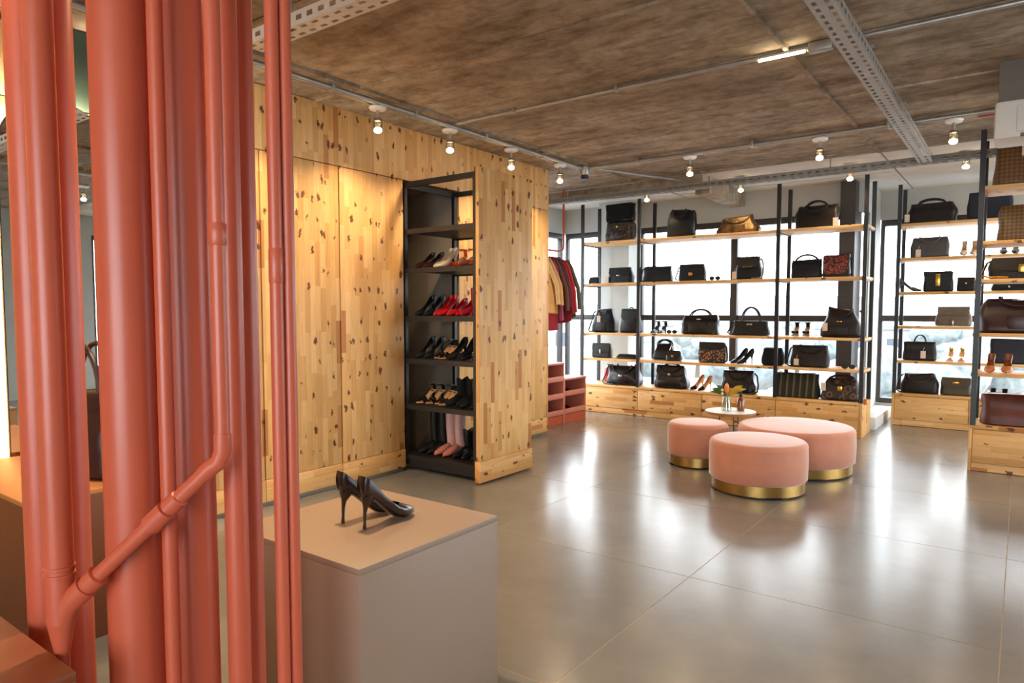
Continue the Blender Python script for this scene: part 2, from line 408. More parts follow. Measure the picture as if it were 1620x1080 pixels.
# window walls
def wallbox(name, label, boxes, m):
    w = structure(name, label)
    for nm, b in boxes: MB().box(*b).build(nm, m, w)
    return w
wallbox('wall_back', 'pale grey window wall with soffit', [('soffit', (XL-.15, -1.39, Y1, Y1+.2, 2.34, CZ+.1)), ('sill_wall', (XL-.15, -1.39, Y1, Y1+.2, 0, .16)),
        ('return_wall', (-1.45, -1.39, Y1+.2, Y2, 0, CZ+.1)), ('soffit', (-1.39, XR+.1, Y2, Y2+.2, 2.33, CZ+.1)), ('sill_wall', (-1.39, XR+.1, Y2, Y2+.2, 0, .16))], WALLG)
tag(MB().box(-4.53, -4.09, 8.02, 8.45, 0, CZ).build('column', COLG), 'pale grey square column between the corner windows', kind='structure')
tag(MB().box(-1.62, -1.47, 8.12, 8.5, 0, CZ-.02).build('column', FRAME), 'dark brown column at the end of the main windows', kind='structure')
wallbox('wall_corner', 'left window wall at the far corner', [('soffit', (XL-.2, XL, 5.80, Y1, 2.34, CZ+.1)), ('sill_wall', (XL-.2, XL, 5.80, Y1, 0, .16)), ('core', (XL-.2, XL, YB-.1, 5.80, 0, CZ+.1))], WALLG)
wallbox('wall_right', 'plain pale wall out of view on the right', [('soffit', (XR, XR+.15, YB-.1, Y2+.2, 2.4, CZ+.1)), ('sill_wall', (XR, XR+.15, YB-.1, Y2+.2, 0, .2)), ('pier', (XR, XR+.15, YB-.1, 4.6, .2, 2.4)), ('pier', (XR, XR+.15, 8.9, Y2+.2, .2, 2.4))], WALLG)
wallbox('wall_front', 'shopfront wall behind the viewpoint', [('soffit', (XL-.2, XR+.15, YB-.15, YB, 2.4, CZ+.1)), ('sill_wall', (XL-.2, XR+.15, YB-.15, YB, 0, .2)), ('pier', (XL-.2, -1.1, YB-.15, YB, .2, 2.4)), ('pier', (2.7, XR+.15, YB-.15, YB, .2, 2.4))], WALLG)

def window(n, label, axis, c, a0, a1, z0, z1, mull, trans, rail_m=FRAME):
    """frame + mullions + transom + one pane per light; axis 'y' = wall of constant y"""
    w = structure('window_%d' % n, label)
    def bx(nm, p0, p1, q0, q1, d, m, bev=.002):
        if axis == 'y': MB().box(p0, p1, c-d, c+d, q0, q1).build(nm, m, w, bevel=bev)
        else: MB().box(c-d, c+d, p0, p1, q0, q1).build(nm, m, w, bevel=bev)
    bx('head_rail', a0, a1, z1-.07, z1, .035, rail_m); bx('bottom_rail', a0, a1, z0, z0+.06, .035, rail_m)
    bx('jamb', a0, a0+.045, z0+.06, z1-.07, .034, rail_m); bx('jamb', a1-.045, a1, z0+.06, z1-.07, .034, rail_m)
    edges = [a0+.045]
    for m0, m1 in mull:
        bx('mullion', m0, m1, z0+.06, z1-.07, .045, rail_m); edges += [m0, m1]
    edges.append(a1-.045)
    for i in range(0, len(edges), 2):
        if trans:
            bx('transom', edges[i], edges[i+1], 1.135, 1.205, .032, rail_m)
            bx('pane', edges[i], edges[i+1], 1.205, z1-.07, .004, GLASS, 0); bx('pane', edges[i], edges[i+1], z0+.06, 1.135, .004, GLASS, 0)
        else: bx('pane', edges[i], edges[i+1], z0+.06, z1-.07, .004, GLASS, 0)
window(1, 'narrow dark framed window in the far left corner', 'y', 8.36, XL, -4.53, .16, 2.34, [], True)
window(2, 'wide dark framed window behind the main shelving', 'y', 8.36, -4.09, -1.62, .16, 2.34, [(-2.87, -2.79)], True)
window(3, 'dark framed window in the deeper bay', 'y', 9.26, -1.39, 3.7, .16, 2.33, [(.25, .33), (1.9, 1.98)], True)
window(4, 'dark framed window in the left corner wall', 'x', XL-.06, 5.80, Y1, .16, 2.34, [(7.0, 7.06)], True)
window(5, 'added shopfront window behind the viewpoint', 'y', YB-.07, -1.1, 2.7, .2, 2.4, [(.77, .83)], False)  # unseen window, added to bring cool daylight from behind
window(6, 'added glazing in the unseen side wall on the right', 'x', XR+.07, 4.6, 8.9, .2, 2.4, [(6.0, 6.07), (7.4, 7.47)], False)  # unseen glazing, added for more fill light from the right
tag(MB().box(-1.385, -1.207, 8.06, 9.16, 0, .13).build('step', WHITE2, bevel=.004), 'low white stone step under the deep bay window', 'step')

# ------------------------------------------------------------------ outside
tag(MB().box(-140, 120, 9.9, 260, -4.6, -4.4).build('ground', plain('pale_asphalt', srgb(132, 136, 142), .9, var=.25, vscale=.3)), 'pale street level far below the windows', kind='structure')
tag(MB().box(-140, -5.9, -40, 9.9, -4.6, -4.4).build('ground', _M['pale_asphalt']), 'pale street level beside the building', kind='structure')
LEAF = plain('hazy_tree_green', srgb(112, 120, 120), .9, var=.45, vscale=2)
TRUNK = plain('tree_bark', srgb(96, 84, 72), .9)
def tree(x, y, h, s, label):
    t = thing('tree', label, 'tree', (x, y, -4.4), 0, 'street trees outside the windows')
    MB().tube([(0, 0, 0), (.1, 0, h*.45)], [.22, .12], 7).build('trunk', TRUNK, t, smooth=True)
    m = MB(); r2 = random.Random(int(x*100))
    for k in range(7):
        c = (r2.uniform(-s, s)*.6, r2.uniform(-s, s)*.6, h*.62+r2.uniform(-.3, .4)*s); R = s*r2.uniform(.45, .7)
        rings = []
        for i in range(1, 7):
            a = PI*i/7; rings.append([(c[0]+R*math.sin(a)*math.cos(2*PI*j/9)*r2.uniform(.8, 1.2), c[1]+R*math.sin(a)*math.sin(2*PI*j/9)*r2.uniform(.8, 1.2), c[2]+R*math.cos(a)*.8) for j in range(9)])
        m.loft(rings)
    m.build('crown', LEAF, t, smooth=True, angle=180)
tw = ['broad pale tree outside the left part of the main window', 'small round tree seen low behind the striped bag', 'tall hazy tree beyond the brown tote bag', 'loose tree beyond the deep bay glass', 'dense tree far behind the gold sandals', 'spreading tree beyond the corner window', 'low tree close to the far pale houses', 'twin topped tree behind the taupe bag']
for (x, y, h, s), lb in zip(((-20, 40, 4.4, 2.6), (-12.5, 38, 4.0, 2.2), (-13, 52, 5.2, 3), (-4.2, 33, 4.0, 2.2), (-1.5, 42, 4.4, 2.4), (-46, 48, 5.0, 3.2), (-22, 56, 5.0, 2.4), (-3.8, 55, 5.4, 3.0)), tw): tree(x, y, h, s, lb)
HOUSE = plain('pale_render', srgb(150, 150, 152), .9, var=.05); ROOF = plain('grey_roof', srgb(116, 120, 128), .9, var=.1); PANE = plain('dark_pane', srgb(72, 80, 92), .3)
hl = ['long pale building across the street', 'pale flat roofed house beyond the left window', 'low pale house behind the deep bay window', 'wide low shed behind the lowest shelf']
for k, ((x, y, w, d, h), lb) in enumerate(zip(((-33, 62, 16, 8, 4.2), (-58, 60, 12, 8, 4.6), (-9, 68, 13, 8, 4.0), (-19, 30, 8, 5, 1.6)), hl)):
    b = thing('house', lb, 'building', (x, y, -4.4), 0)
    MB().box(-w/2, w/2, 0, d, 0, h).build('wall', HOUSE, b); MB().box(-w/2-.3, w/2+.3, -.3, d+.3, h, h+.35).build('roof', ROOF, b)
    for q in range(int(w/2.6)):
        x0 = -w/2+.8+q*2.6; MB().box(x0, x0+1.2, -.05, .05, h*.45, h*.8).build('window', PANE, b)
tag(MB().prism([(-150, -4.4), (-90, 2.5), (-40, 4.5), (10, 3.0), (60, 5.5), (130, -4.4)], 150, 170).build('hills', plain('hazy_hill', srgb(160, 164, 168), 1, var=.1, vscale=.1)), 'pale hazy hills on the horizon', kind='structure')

# ------------------------------------------------------------------ ceiling services
def along(name, label, cat, pts, r, m=GALV, group=None, n=10):
    t = thing(name, label, cat, pts[0], 0, group)
    p0 = Vector(pts[0]); MB().tube([Vector(p)-p0 for p in pts], r, n).build('tube', m, t, smooth=True)
    return t, p0
def clamps(t, p0, spots_, r, axis):
    for s in spots_:
        q = Vector(s)-p0; mb = MB()
        if axis == 'y': mb.box(q.x-r*1.5, q.x+r*1.5, q.y-.012, q.y+.012, q.z-r*1.25, CZ-p0.z+.002)
        else: mb.box(q.x-.012, q.x+.012, q.y-r*1.5, q.y+r*1.5, q.z-r*1.25, CZ-p0.z+.002)
        mb.build('clamp', GALV, t, bevel=.003)
t, p0 = along('conduit', 'upper galvanised conduit along the pine wall', 'conduit', [(-3.46, YB+.05, 2.628), (-3.46, 5.785, 2.628)], .017)
clamps(t, p0, [(-3.46, y, 2.628) for y in (1.0, 2.8, 3.52, 4.3, 5.1)], .017, 'y')
t, p0 = along('conduit', 'thinner conduit nearer the pine wall, beside the lamp line', 'conduit', [(-3.54, YB+.05, 2.640), (-3.54, 5.84, 2.640)], .012)
clamps(t, p0, [(-3.54, y, 2.64) for y in (1.0, 2.8, 3.52, 4.3, 5.1)], .012, 'y')
t, p0 = along('conduit', 'upper galvanised conduit running parallel to the window wall', 'conduit', [(-3.405, 5.84, 2.632), (3.0, 5.84, 2.632)], .017)
clamps(t, p0, [(x, 5.84, 2.632) for x in (-2.9, -1.85, -.85, .3)], .017, 'x')
t, p0 = along('conduit', 'second conduit just behind the lamp line by the windows', 'conduit', [(-3.46, 5.92, 2.640), (3.0, 5.92, 2.640)], .012)
clamps(t, p0, [(x, 5.92, 2.64) for x in (-2.9, -1.85, -.85, .3)], .012, 'x')
MB().tube([(3.16, 0, 0), (3.3, 0, 0)], .0185, 10).build('red_band', plain('red_tape', srgb(150, 30, 24), .5), t, smooth=True)
t, p0 = along('conduit', 'single thin conduit crossing the bare concrete panels', 'conduit', [(-3.46, 3.93, 2.650), (3.0, 3.93, 2.650)], .012)
clamps(t, p0, [(x, 3.93, 2.65) for x in (-2.9, -2.1, .6)], .012, 'x')
MB().box(2.50, 2.62, -.025, .025, -.03, .018).build('junction_box', GALV, t, bevel=.004)
MB().tube([(2.24, 0, -.012), (2.48, 0, -.012)], .009, 8).build('pipe_highlight', emit('pipe_highlight_glow', (1, .80, .5), 30.0), t, smooth=True)  # added glowing rod: a highlight on the conduit, also lights the pine wall
t, p0 = along('conduit', 'short conduit slanting from the corner box to the beam', 'conduit', [(-3.38, 5.945, 2.64), (-2.95, 6.975, 2.635)], .012)
jb = thing('junction_box', 'round conduit box where the two lamp lines meet', 'box', (-3.46, 5.84, 2.57)); MB().lathe([(.045, 0), (.05, .01), (.05, .08), (.03, .1)], 18).build('box_body', GALV, jb, smooth=True)
MB().lathe([(.032, -.04), (.036, -.036), (.036, 0)], 18).build('box_cap', FRAME, jb, smooth=True)

def tray(label, p, length, axis, w, h, m, hang):
    """perforated cable tray: base and two sides with real slots"""
    t = thing('cable_tray', label, 'cable tray', p, 0 if axis == 'x' else PI/2)
    mb = MB(); n = int(length/.075); L = length/n
    def strip(q0, q1, f):  # slotted strip between q0..q1 across, f maps (along, across)->xyz
        qa = q0+(q1-q0)*.32; qb = q0+(q1-q0)*.68
        vs, fs = [], []
        for i in range(n):
            a0, a1 = i*L, (i+1)*L; s0, s1 = a0+L*.25, a1-L*.25
            P = [(a0, q0), (a1, q0), (a1, q1), (a0, q1), (s0, qa), (s1, qa), (s1, qb), (s0, qb)]
            o = len(vs); vs += [f(*x) for x in P]
            fs += [(o, o+1, o+5, o+4), (o+1, o+2, o+6, o+5), (o+2, o+3, o+7, o+6), (o+3, o, o+4, o+7)]
        mb.add(vs, fs)
    strip(-w/2, 0, lambda a, q: (a, q, 0)); strip(0, w/2, lambda a, q: (a, q, 0))
    strip(0, h, lambda a, q: (a, -w/2, q)); strip(0, h, lambda a, q: (a, w/2, q))
    mb.build('tray_channel', m, t)
    for s in hang:
        MB().tube([(s, 0, 0), (s, 0, CZ-p[2])], .006, 6).build('hanger_rod', GALV, t)
        MB().box(s-.03, s+.03, -.02, .02, CZ-p[2]-.006, CZ-p[2]+.004).build('anchor_plate', GALV, t)
TRAYD = plain('dull_zinc_tray', srgb(136, 134, 128), .55, metal=.2, var=.08)
TRAYP = plain('lit_zinc_tray', srgb(222, 216, 206), .5, var=.06)  # lighter zinc: light on the near tray put into its colour
tray('pale slotted cable tray nearest the coral pipes', (-2.98, 1.95, 2.50), 2.2, 'x', .10, .06, TRAYP, (.3, 1.8))
tray('slotted cable tray running lengthwise towards the window shelves', (-.70, -2.5, 2.50), 9.25, 'y', .10, .06, TRAYW, (1.5, 3.2, 5.0, 6.65, 7.9))
tray('slotted cable tray hung parallel to the windows below the beam', (-4.75, 6.80, 2.497), 8.0, 'x', .10, .055, TRAYD, (.5, 2.1, 3.3, 4.6))

def spotlamp(x, y, label, ztop, energy, group='ceiling spotlights on the conduit', size=2.5, stem=.05):
    t = thing('ceiling_spotlight', label, 'lamp', (x, y, ztop), 0, group)
    MB().lathe([(.02, .012), (.055, .010), (.06, .002), (.052, -.012), (.02, -.016)], 20).build('mounting_disc', WHITE, t, smooth=True)
    MB().lathe([(.010, -.012), (.010, -.012-stem), (.022, -.014-stem), (.024, -.035-stem)], 14).build('socket', GALV, t, smooth=True)
    MB().lathe([(.026, -.02-stem), (.030, -.03-stem), (.033, -.098-stem), (.031, -.098-stem), (.028, -.032-stem), (.024, -.022-stem)], 16).build('glass_sleeve', SOCK, t, smooth=True)
    zb = -.11-stem
    MB().lathe([(.012, zb+.034), (.026, zb+.026), (.0275, zb+.012), (.022, zb+.002), (.010, zb-.003)], 16).build('bulb', BULB, t, smooth=True)
    l = bpy.data.lights.new('spot_glow', 'SPOT'); l.energy = energy; l.color = WARM; l.spot_size = size; l.spot_blend = .75; l.shadow_soft_size = .03
    lo = bpy.data.objects.new('spot_glow', l); COL.objects.link(lo); lo.parent = t; lo.location = (0, 0, zb-.012)
for y, lb in ((3.21, 'spotlight nearest the coral pipes on the pine wall line'), (3.93, 'second spotlight from the coral pipes along the pine wall'), (4.70, 'third spotlight along the pine wall, above the pull-out panel'), (5.46, 'last spotlight on the pine wall line before the corner box'),
              (2.45, 'spotlight on the pine wall line hidden behind the pipes'), (1.65, 'spotlight above the arched mirror'), (.85, 'spotlight over the pine wall left of the mirror'), (.1, 'spotlight over the pine wall out of view')):
    spotlamp(-3.50, y, lb, 2.607, LAMP_W)
for x, lb in ((-2.40, 'first spotlight from the corner box on the window side conduit'), (-1.33, 'spotlight on the window side conduit above the pink stools'), (-.44, 'spotlight beside the red band on the conduit'), (.6, 'spotlight on the window side conduit out of view')):
    spotlamp(x, 5.86, lb, 2.607, LAMP_W*.8)
for x, lb in ((-3.52, 'rear spotlight above the black bag stack'), (-2.44, 'rear spotlight between the black tote and the gold bag'), (-1.385, 'rear spotlight above the black duffel'), (-.45, 'rear spotlight above the brown duffel in the deep bay')):
    spotlamp(x, 7.34, lb, 2.645, LAMP_W*.45, 'rear ceiling spotlights near the shelves', stem=.02)
for x, y, lb, kw in ((-1.7, .35, 'added spotlight above the coral pipes', .7), (.9, 1.0, 'added spotlight over the open floor beside the viewpoint', 1.2), (.9, 3.4, 'added spotlight over the open floor out of view', 1.2), (-2.2, -.6, 'added spotlight behind the viewpoint', .5), (-1.9, 1.6, 'added spotlight over the shoe pedestal', 4.2)):  # lamps out of frame, added to light the floor, pipes and pedestal
    spotlamp(x, y, lb, 2.655, LAMP_W*kw, 'added ceiling spotlights over the floor')

# air conditioner under a grey bulkhead
tag(MB().box(-.155, .75, 4.86, 5.5, 2.415, CZ+.002).build('trim_1', BULK, bevel=.004), 'grey bulkhead box hung from the ceiling', kind='structure')
ac = thing('air_conditioner', 'white air conditioner mounted under a grey bulkhead', 'air conditioner', (-.165, 4.70, 2.208))
MB().box(0, .92, .02, .30, 0, .209).build('casing', WHITE, ac, bevel=.02)
MB().box(.10, .82, .008, .03, .03, .17).build('front_cover', WHITE, ac, bevel=.008)
MB().box(.12, .80, .015, .05, .004, .022).build('air_vent', BULK, ac)

# ------------------------------------------------------------------ coral pipes
def at(px, depth, z=0):
    """floor point on the row of pipes (a plane facing the room's long diagonal, DEPTH from the entrance)"""
    t = (px-810)/1086*depth
    c, s = math.cos(YAW), math.sin(YAW); cp, sp = math.cos(PITCH), math.sin(PITCH)
    return Vector((s*cp*depth+c*t, c*cp*depth-s*t, z))
PG = 'coral drain pipes in front of the pine wall'
def pipe(px, r, depth, label, coup=()):
    p = at(px, depth); t = thing('drain_pipe', label, 'pipe', (p.x, p.y, 0), 0, PG)
    MB().tube([(0, 0, 0), (0, 0, CZ+.01)], r, 28).build('pipe', CORAL, t, smooth=True)
    for z in coup: MB().lathe([(r*1.005, z-.035), (r*1.08, z-.033), (r*1.08, z+.033), (r*1.005, z+.035)], 28).build('coupling', CORAL, t, smooth=True)
    return t
pipe(57, .036, 1.50, 'outermost coral pipe beside the bright mirror glow')
pipe(100, .043, 1.60, 'wide coral pipe behind the branching pair')
pipe(203, .0545, 1.43, 'thickest coral pipe in the row')
pipe(260, .0150, 1.388, 'thin coral pipe running down the side of the thickest one')
pipe(299, .0475, 1.49, 'second widest coral pipe, behind the slanting branch')
pipe(368, .0235, 1.44, 'slim coral pipe partly behind the coupled one')
pipe(387, .0310, 1.53, 'medium coral pipe at the far edge of the cluster')
pipe(439.5, .0135, 1.40, 'left pipe of the thin coral pair standing apart', (1.35,))
pipe(458.8, .0135, 1.42, 'right pipe of the thin coral pair beside the shoe pedestal')
# coupled pipe + elbow + slanting run + branch on its own upright
pa = at(348.5, 1.335); pb = at(80, 1.345)
t = thing('drain_pipe', 'coral pipe with a coupling, elbow and slanting run into a branch', 'pipe', (pa.x, pa.y, 0), 0, PG)
rr = .0150; ze = .985
d = Vector((pb.x-pa.x, pb.y-pa.y, 0)); zb_ = .660
MB().tube([(0, 0, ze+.02), (0, 0, CZ+.01)], rr, 22).build('pipe', CORAL, t, smooth=True)
MB().lathe([(rr*1.02, 1.385), (rr*1.14, 1.388), (rr*1.14, 1.425), (rr*1.02, 1.428)], 22).build('coupling', CORAL, t, smooth=True)
e0 = Vector((0, 0, ze+.035)); foot = d+Vector((0, 0, zb_)); e1 = Vector((0, 0, ze-.01)); dirn = (foot-e1).normalized()
MB().tube([e0, Vector((0, 0, ze)), e1+dirn*.012+Vector((0, 0, -.004)), e1+dirn*.03, e1+dirn*.055], [rr*1.12]*5, 22).build('elbow', CORAL, t, smooth=True)
MB().tube([e1+dirn*.04, foot-dirn*.05], rr*1.0, 22).build('slanting_pipe', CORAL, t, smooth=True)
def collar(a, L, k=1.22):
    p = e1+dirn*a; q = p+dirn*L; MB().tube([p, p+dirn*.002, q-dirn*.002, q], [rr, rr*k, rr*k, rr], 22).build('collar', CORAL, t, smooth=True)
LL = (foot-e1).length
collar(LL*.26, .035); collar(LL*.34, .05, 1.35); collar(LL*.76, .028, 1.45); collar(LL*.80, .022, 1.3)
MB().tube([foot-dirn*.075, foot-dirn*.02, foot+Vector((0, 0, -.03))], [rr*1.55, rr*1.6, rr*1.55], 22).build('branch', CORAL, t, smooth=True)
rp = .0265
MB().tube([d+Vector((0, 0, zb_-.02)), d+Vector((0, 0, CZ+.01))], rp, 24).build('upright_pipe', CORAL, t, smooth=True)
for z in (zb_+.075, zb_+.090): MB().lathe([(rp, z-.004), (rp*1.07, z-.003), (rp*1.07, z+.003), (rp, z+.004)], 24, (d.x, d.y, 0)).build('collar', CORAL, t, smooth=True)
MB().tube([d+Vector((0, 0, 0)), d+Vector((0, 0, zb_-.09)), d+Vector((0, 0, zb_-.03)), d+Vector((0, 0, zb_))], [.013, .013, .024, .026], 20).build('lower_pipe', CORAL, t, smooth=True)

# ------------------------------------------------------------------ pedestals
def pedestal(name, label, cat, x0, x1, y0, y1, z1, m, top):
    t = thing(name, label, cat, (x0, y0, 0))
    MB().box(0, x1-x0, 0, y1-y0, 0, z1-.018).build('body', m, t, bevel=.0015)
    MB().box(0, x1-x0, 0, y1-y0, z1-.018, z1).build('top_panel', top, t, bevel=.0015)
    return t
PEDTOP = ROSE
BLOCK = plain('burnt_orange_lacquer', srgb(126, 58, 26), .5, var=.05, vscale=4)
pedestal('display_pedestal', 'rose beige cube pedestal carrying the black heels', 'pedestal', -1.98, -1.378, 1.18, 1.775, .58, ROSE, PEDTOP)
pedestal('display_pedestal', 'ochre display block under the burgundy bag', 'pedestal', -3.76, -2.82, .89, 1.50, .58, plain('shaded_ochre_lacquer', srgb(108, 60, 34), .5, var=.05, vscale=4), OCHRE)  # darker body colour carries the shade below the lit top
pedestal('display_pedestal', 'terracotta display block in the near left corner', 'pedestal', -2.02, -1.411, -.09, .519, .58, BLOCK, BLOCK)

# arched mirror with light behind it
mr = thing('arched_mirror', 'tall arched mirror with a bright glow behind its edge', 'mirror', (-3.865, 1.425, 0))
def archpoly(r, zc, z0):
    return [(-r, z0)]+[(r*math.cos(PI-PI*i/24), zc+r*math.sin(PI*i/24)) for i in range(25)]+[(r, z0)]
MB().prism(archpoly(.235, 2.02, .10), .003, .028, 'x').build('led_backlight', LED, mr)
MB().prism(archpoly(.262, 2.02, .06), .028, .044, 'x').build('back_board', FRAME, mr)
mirm, nt, b_ = newmat('mirror_silver'); b_.inputs['Base Color'].default_value = (.9, .92, .9, 1); setin(b_, Metallic=1, Roughness=.01)
MB().prism(archpoly(.258, 2.02, .064), .044, .048, 'x').build('mirror_glass', mirm, mr)

# ------------------------------------------------------------------ pull-out shoe rack
rk = thing('shoe_rack', 'black pull-out shoe rack drawn from the pine wall', 'rack', (0, 0, 0))
RX0, RX1, RY0, RY1 = -3.90, -3.155, 3.815, 4.425
for x in (RX0, RX1-.03):
    for y in (RY0, RY1-.03):
        MB().box(x, x+.03, y, y+.03, .05, 2.25).build('post', STEEL, rk)
for y in (RY0, RY1-.03): MB().box(RX0+.03, RX1-.03, y, y+.03, 2.21, 2.25).build('top_rail', STEEL, rk)
for x in (RX0, RX1-.03): MB().box(x, x+.03, RY0+.03, RY1-.03, 2.21, 2.25).build('top_rail', STEEL, rk)
ROWZ = [1.585, 1.215, .885, .525, .125]
for z in [1.885]+ROWZ:
    MB().box(RX0+.03, RX1-.03, RY0+.004, RY1-.004, z-.022, z).build('shelf', DARKW, rk)
    for y in (RY0, RY1-.025): MB().box(RX0+.03, RX1-.03, y, y+.02, z-.035, z+.003).build('shelf_rail', STEEL, rk)
MB().box(RX0+.03, RX1-.03, RY0+.02, RY1-.02, .035, .085).build('runner', STEEL, rk)
dp = MB().box(-3.15, -3.11, 3.792, 4.448, .17, 2.276).build('pull_out_panel', PINE_V, rk, bevel=.002)
tag(MB().box(-3.152, -3.104, 3.790, 4.452, .012, .168).build('plinth_board', PINE_Y, dp, bevel=.002))
MB().box(-3.146, -3.140, 3.788, 3.794, .17, 2.276).build('edge_groove', DARKW, dp)
jar = thing('jar', 'small pale round jar on the upper rack shelf', 'jar', (-3.27, 4.30, 1.888)); MB().lathe([(.02, 0), (.035, .02), (.04, .05), (.03, .08), (.018, .09), (.02, .10)], 16).build('jar_body', CREAM, jar, smooth=True)

# ------------------------------------------------------------------ shoes
def foot_rings(L, hh, H0, H1, wid, kopen, s_close):
    rings, zsol = [], []
    S = [0, .03, .08, .16, .26, .38, .5, .58, .64, .70, .78, .86, .93, .98, 1.0]
    for s in S:
        if s < .1: zs = hh+.006*(.1-s)/.1
        elif s < .68: q = (s-.1)/.58; zs = .004+(hh-.004)*(1-(.45*q+.55*(3*q*q-2*q**3)))
        else: zs = .004
        w = wid*(.66 if s < .2 else .66-.10*math.sin(PI*min(1, (s-.2)/.25)) if s < .45 else .66+.34*min(1, (s-.45)/.25))
        if s > .72: w = wid*max(.12, (1-((s-.72)/.30)**1.7))
        if s == 0: w *= .62
        H = (H0+(min(H0, .058)-H0)*min(1, s/.34) if s < .34 else min(H0, .058)+(H1-min(H0, .058))*min(1, (s-.34)/.28)) if s < .66 else H1*(1-.62*((s-.66)/.34))
        k = kopen if s < s_close else min(1, kopen+(1-kopen)*((s-s_close)/.07))
        x = s*L; ring = []
        for j in range(13):
            ph = PI*k*(j/6-1)
            ring.append((x+((-.006*math.sin(PI*min(1, H*(1-math.cos(ph))/2/(.7*H)))+.004) if s < .06 and kopen < .9 else 0), w*math.copysign(abs(math.sin(ph))**.75, math.sin(ph)), zs+H*(1-math.cos(ph))/2))
        rings.append(ring); zsol.append((x, w, zs))
    return rings, zsol
_SH = {}
def shoe_parts(kind, mu, mi):
    key = (kind, mu.name, mi.name)
    if key in _SH: return _SH[key]
    P = []
    if kind in ('pump', 'mid', 'flat'):
        hh = {'pump': .096, 'mid': .07, 'flat': .014}[kind]; L = {'pump': .222, 'mid': .232, 'flat': .25}[kind]
        R, Z = foot_rings(L, hh, .098, .054, .037, .62, .60)
        P.append(('upper', MB().loft(R, True, True, False).mesh('upper', mu, smooth=True, angle=70)))
        ins = [[(x, -w*.8, z+.005), (x, 0, z+.004), (x, w*.8, z+.005)] for x, w, z in Z[1:11]]
        P.append(('insole', MB().loft(ins, False, False, False).mesh('insole', mi, smooth=True)))
        if kind != 'flat':
            P.append(('heel', MB().tube([(.026, 0, hh+.012), (.024, 0, hh-.006), (.018, 0, hh*.74), (.015, 0, hh*.5), (.014, 0, hh*.22), (.013, 0, .004), (.013, 0, 0)], [.022, .019, .0085, .0055, .0045, .006, .0062], 10).mesh('heel', mu, smooth=True)))
        else: P.append(('heel', MB().box(.004, .06, -.024, .024, 0, .013).mesh('heel', DARKW, bevel=.003)))
    elif kind == 'sandal':
        hh, L = .085, .215
        R, Z = foot_rings(L, hh, .05, .05, .036, .5, 2)
        top = [[(x, -w, z+.006), (x, w, z+.006), (x, w, z), (x, -w, z)] for x, w, z in Z]
        P.append(('sole', MB().loft(top).mesh('sole', mi, smooth=True)))
        st = MB()
        for x, w, hgt, zz in ((L*.76, .037, .035, .004), (L*.64, .033, .045, .008)):
            st.loft([[(x-.013, -w*math.cos(PI*i/10), zz+hgt*math.sin(PI*i/10)), (x+.013, -w*math.cos(PI*i/10)*.98, zz+hgt*.86*math.sin(PI*i/10))] for i in range(11)], False, False, False)
        P.append(('toe_strap', st.mesh('toe_strap', mu, smooth=True)))
        st = MB(); st.loft([[(.012+.07*math.sin(PI*i/12), .026*math.cos(PI*i/12), hh+.05+.012*(j)) for j in (0, 1)] for i in range(13)], False, False, False)
        st.loft([[(.002+.01*(i/4), -.018+.036*j, hh+i*.014) for j in (0, 1)] for i in range(5)], False, False, False)
        P.append(('ankle_strap', st.mesh('ankle_strap', mu, smooth=True)))
        P.append(('heel', MB().tube([(.024, 0, hh+.004), (.02, 0, hh*.7), (.016, 0, 0)], [.018, .011, .009], 10).mesh('heel', mu, smooth=True)))
    elif kind in ('boot', 'bootie'):
        hh = .045; L = .24; SHt = .345 if kind == 'boot' else .20
        R, Z = foot_rings(L, hh, .085, .06, .0365, 1.0, .0)
        P.append(('foot', MB().loft(R).mesh('foot', mu, smooth=True, angle=70)))
        prof = [(.05, .030, .033, .045), (.075, .036, .034, .050), (.12, .038, .034, .048), (.5, .050, .037, .050), (1.0, .058, .039, .048)]
        rings = []
        for q, rx, ry, cx in prof:
            z = hh+(SHt-hh)*q
            rings.append([(cx+rx*math.cos(2*PI*j/16), ry*math.sin(2*PI*j/16), z+(.018*math.cos(4*PI*j/16) if q == 1 else 0)) for j in range(16)])
        P.append(('shaft', MB().loft(rings, False, False).mesh('shaft', mi, smooth=True)))
        P.append(('heel', MB().lathe([(.026, 0), (.029, .02), (.032, hh+.012)], 12, (.034, 0, 0)).mesh('heel', DARKW, smooth=True)))
        P.append(('pull_strap', MB().box(-.012, -.006, -.012, .012, SHt-.06, SHt+.004).mesh('pull_strap', mu, bevel=.002)))
    _SH[key] = P; return P
def shoe(kind, mu, mi, loc, rz, label, cat='shoe', group=None):
    """rz: direction the toe points"""
    nm = {'pump': 'high_heel', 'mid': 'court_shoe', 'flat': 'flat_shoe', 'sandal': 'heeled_sandal', 'boot': 'tall_boot', 'bootie': 'ankle_boot'}[kind]
    t = thing(nm, label, cat, (loc[0], loc[1], loc[2]+.0015), rz, group)
    for n_, me in shoe_parts(kind, mu, mi): put(n_, me, t)
    return t
def pair(kind, mu, mi, x, y, z, rz, sep, lab, group, sides=('left', 'right'), cat='shoe'):
    dx, dy = -math.sin(rz)*sep/2, math.cos(rz)*sep/2
    shoe(kind, mu, mi, (x+dx, y+dy, z), rz, lab % sides[0], cat, group); shoe(kind, mu, mi, (x-dx, y-dy, z), rz, lab % sides[1], cat, group)

# the pair on the pedestal, toes pointing away along the pedestal
HEELK = plain('black_aubergine_leather', (.022, .011, .012, 1), .25, var=.2, coat=.25)
s1 = shoe('pump', HEELK, BURG, (-1.728, 1.402, .58), PI/2-.12, 'far shoe of the dark heel pair on the rose pedestal', 'shoe', 'dark heels on the pedestal')
s2 = shoe('pump', HEELK, BURG, (-1.622, 1.400, .58), PI/2-.02, 'near shoe of the dark heel pair, its toe lit by daylight', 'shoe', 'dark heels on the pedestal')

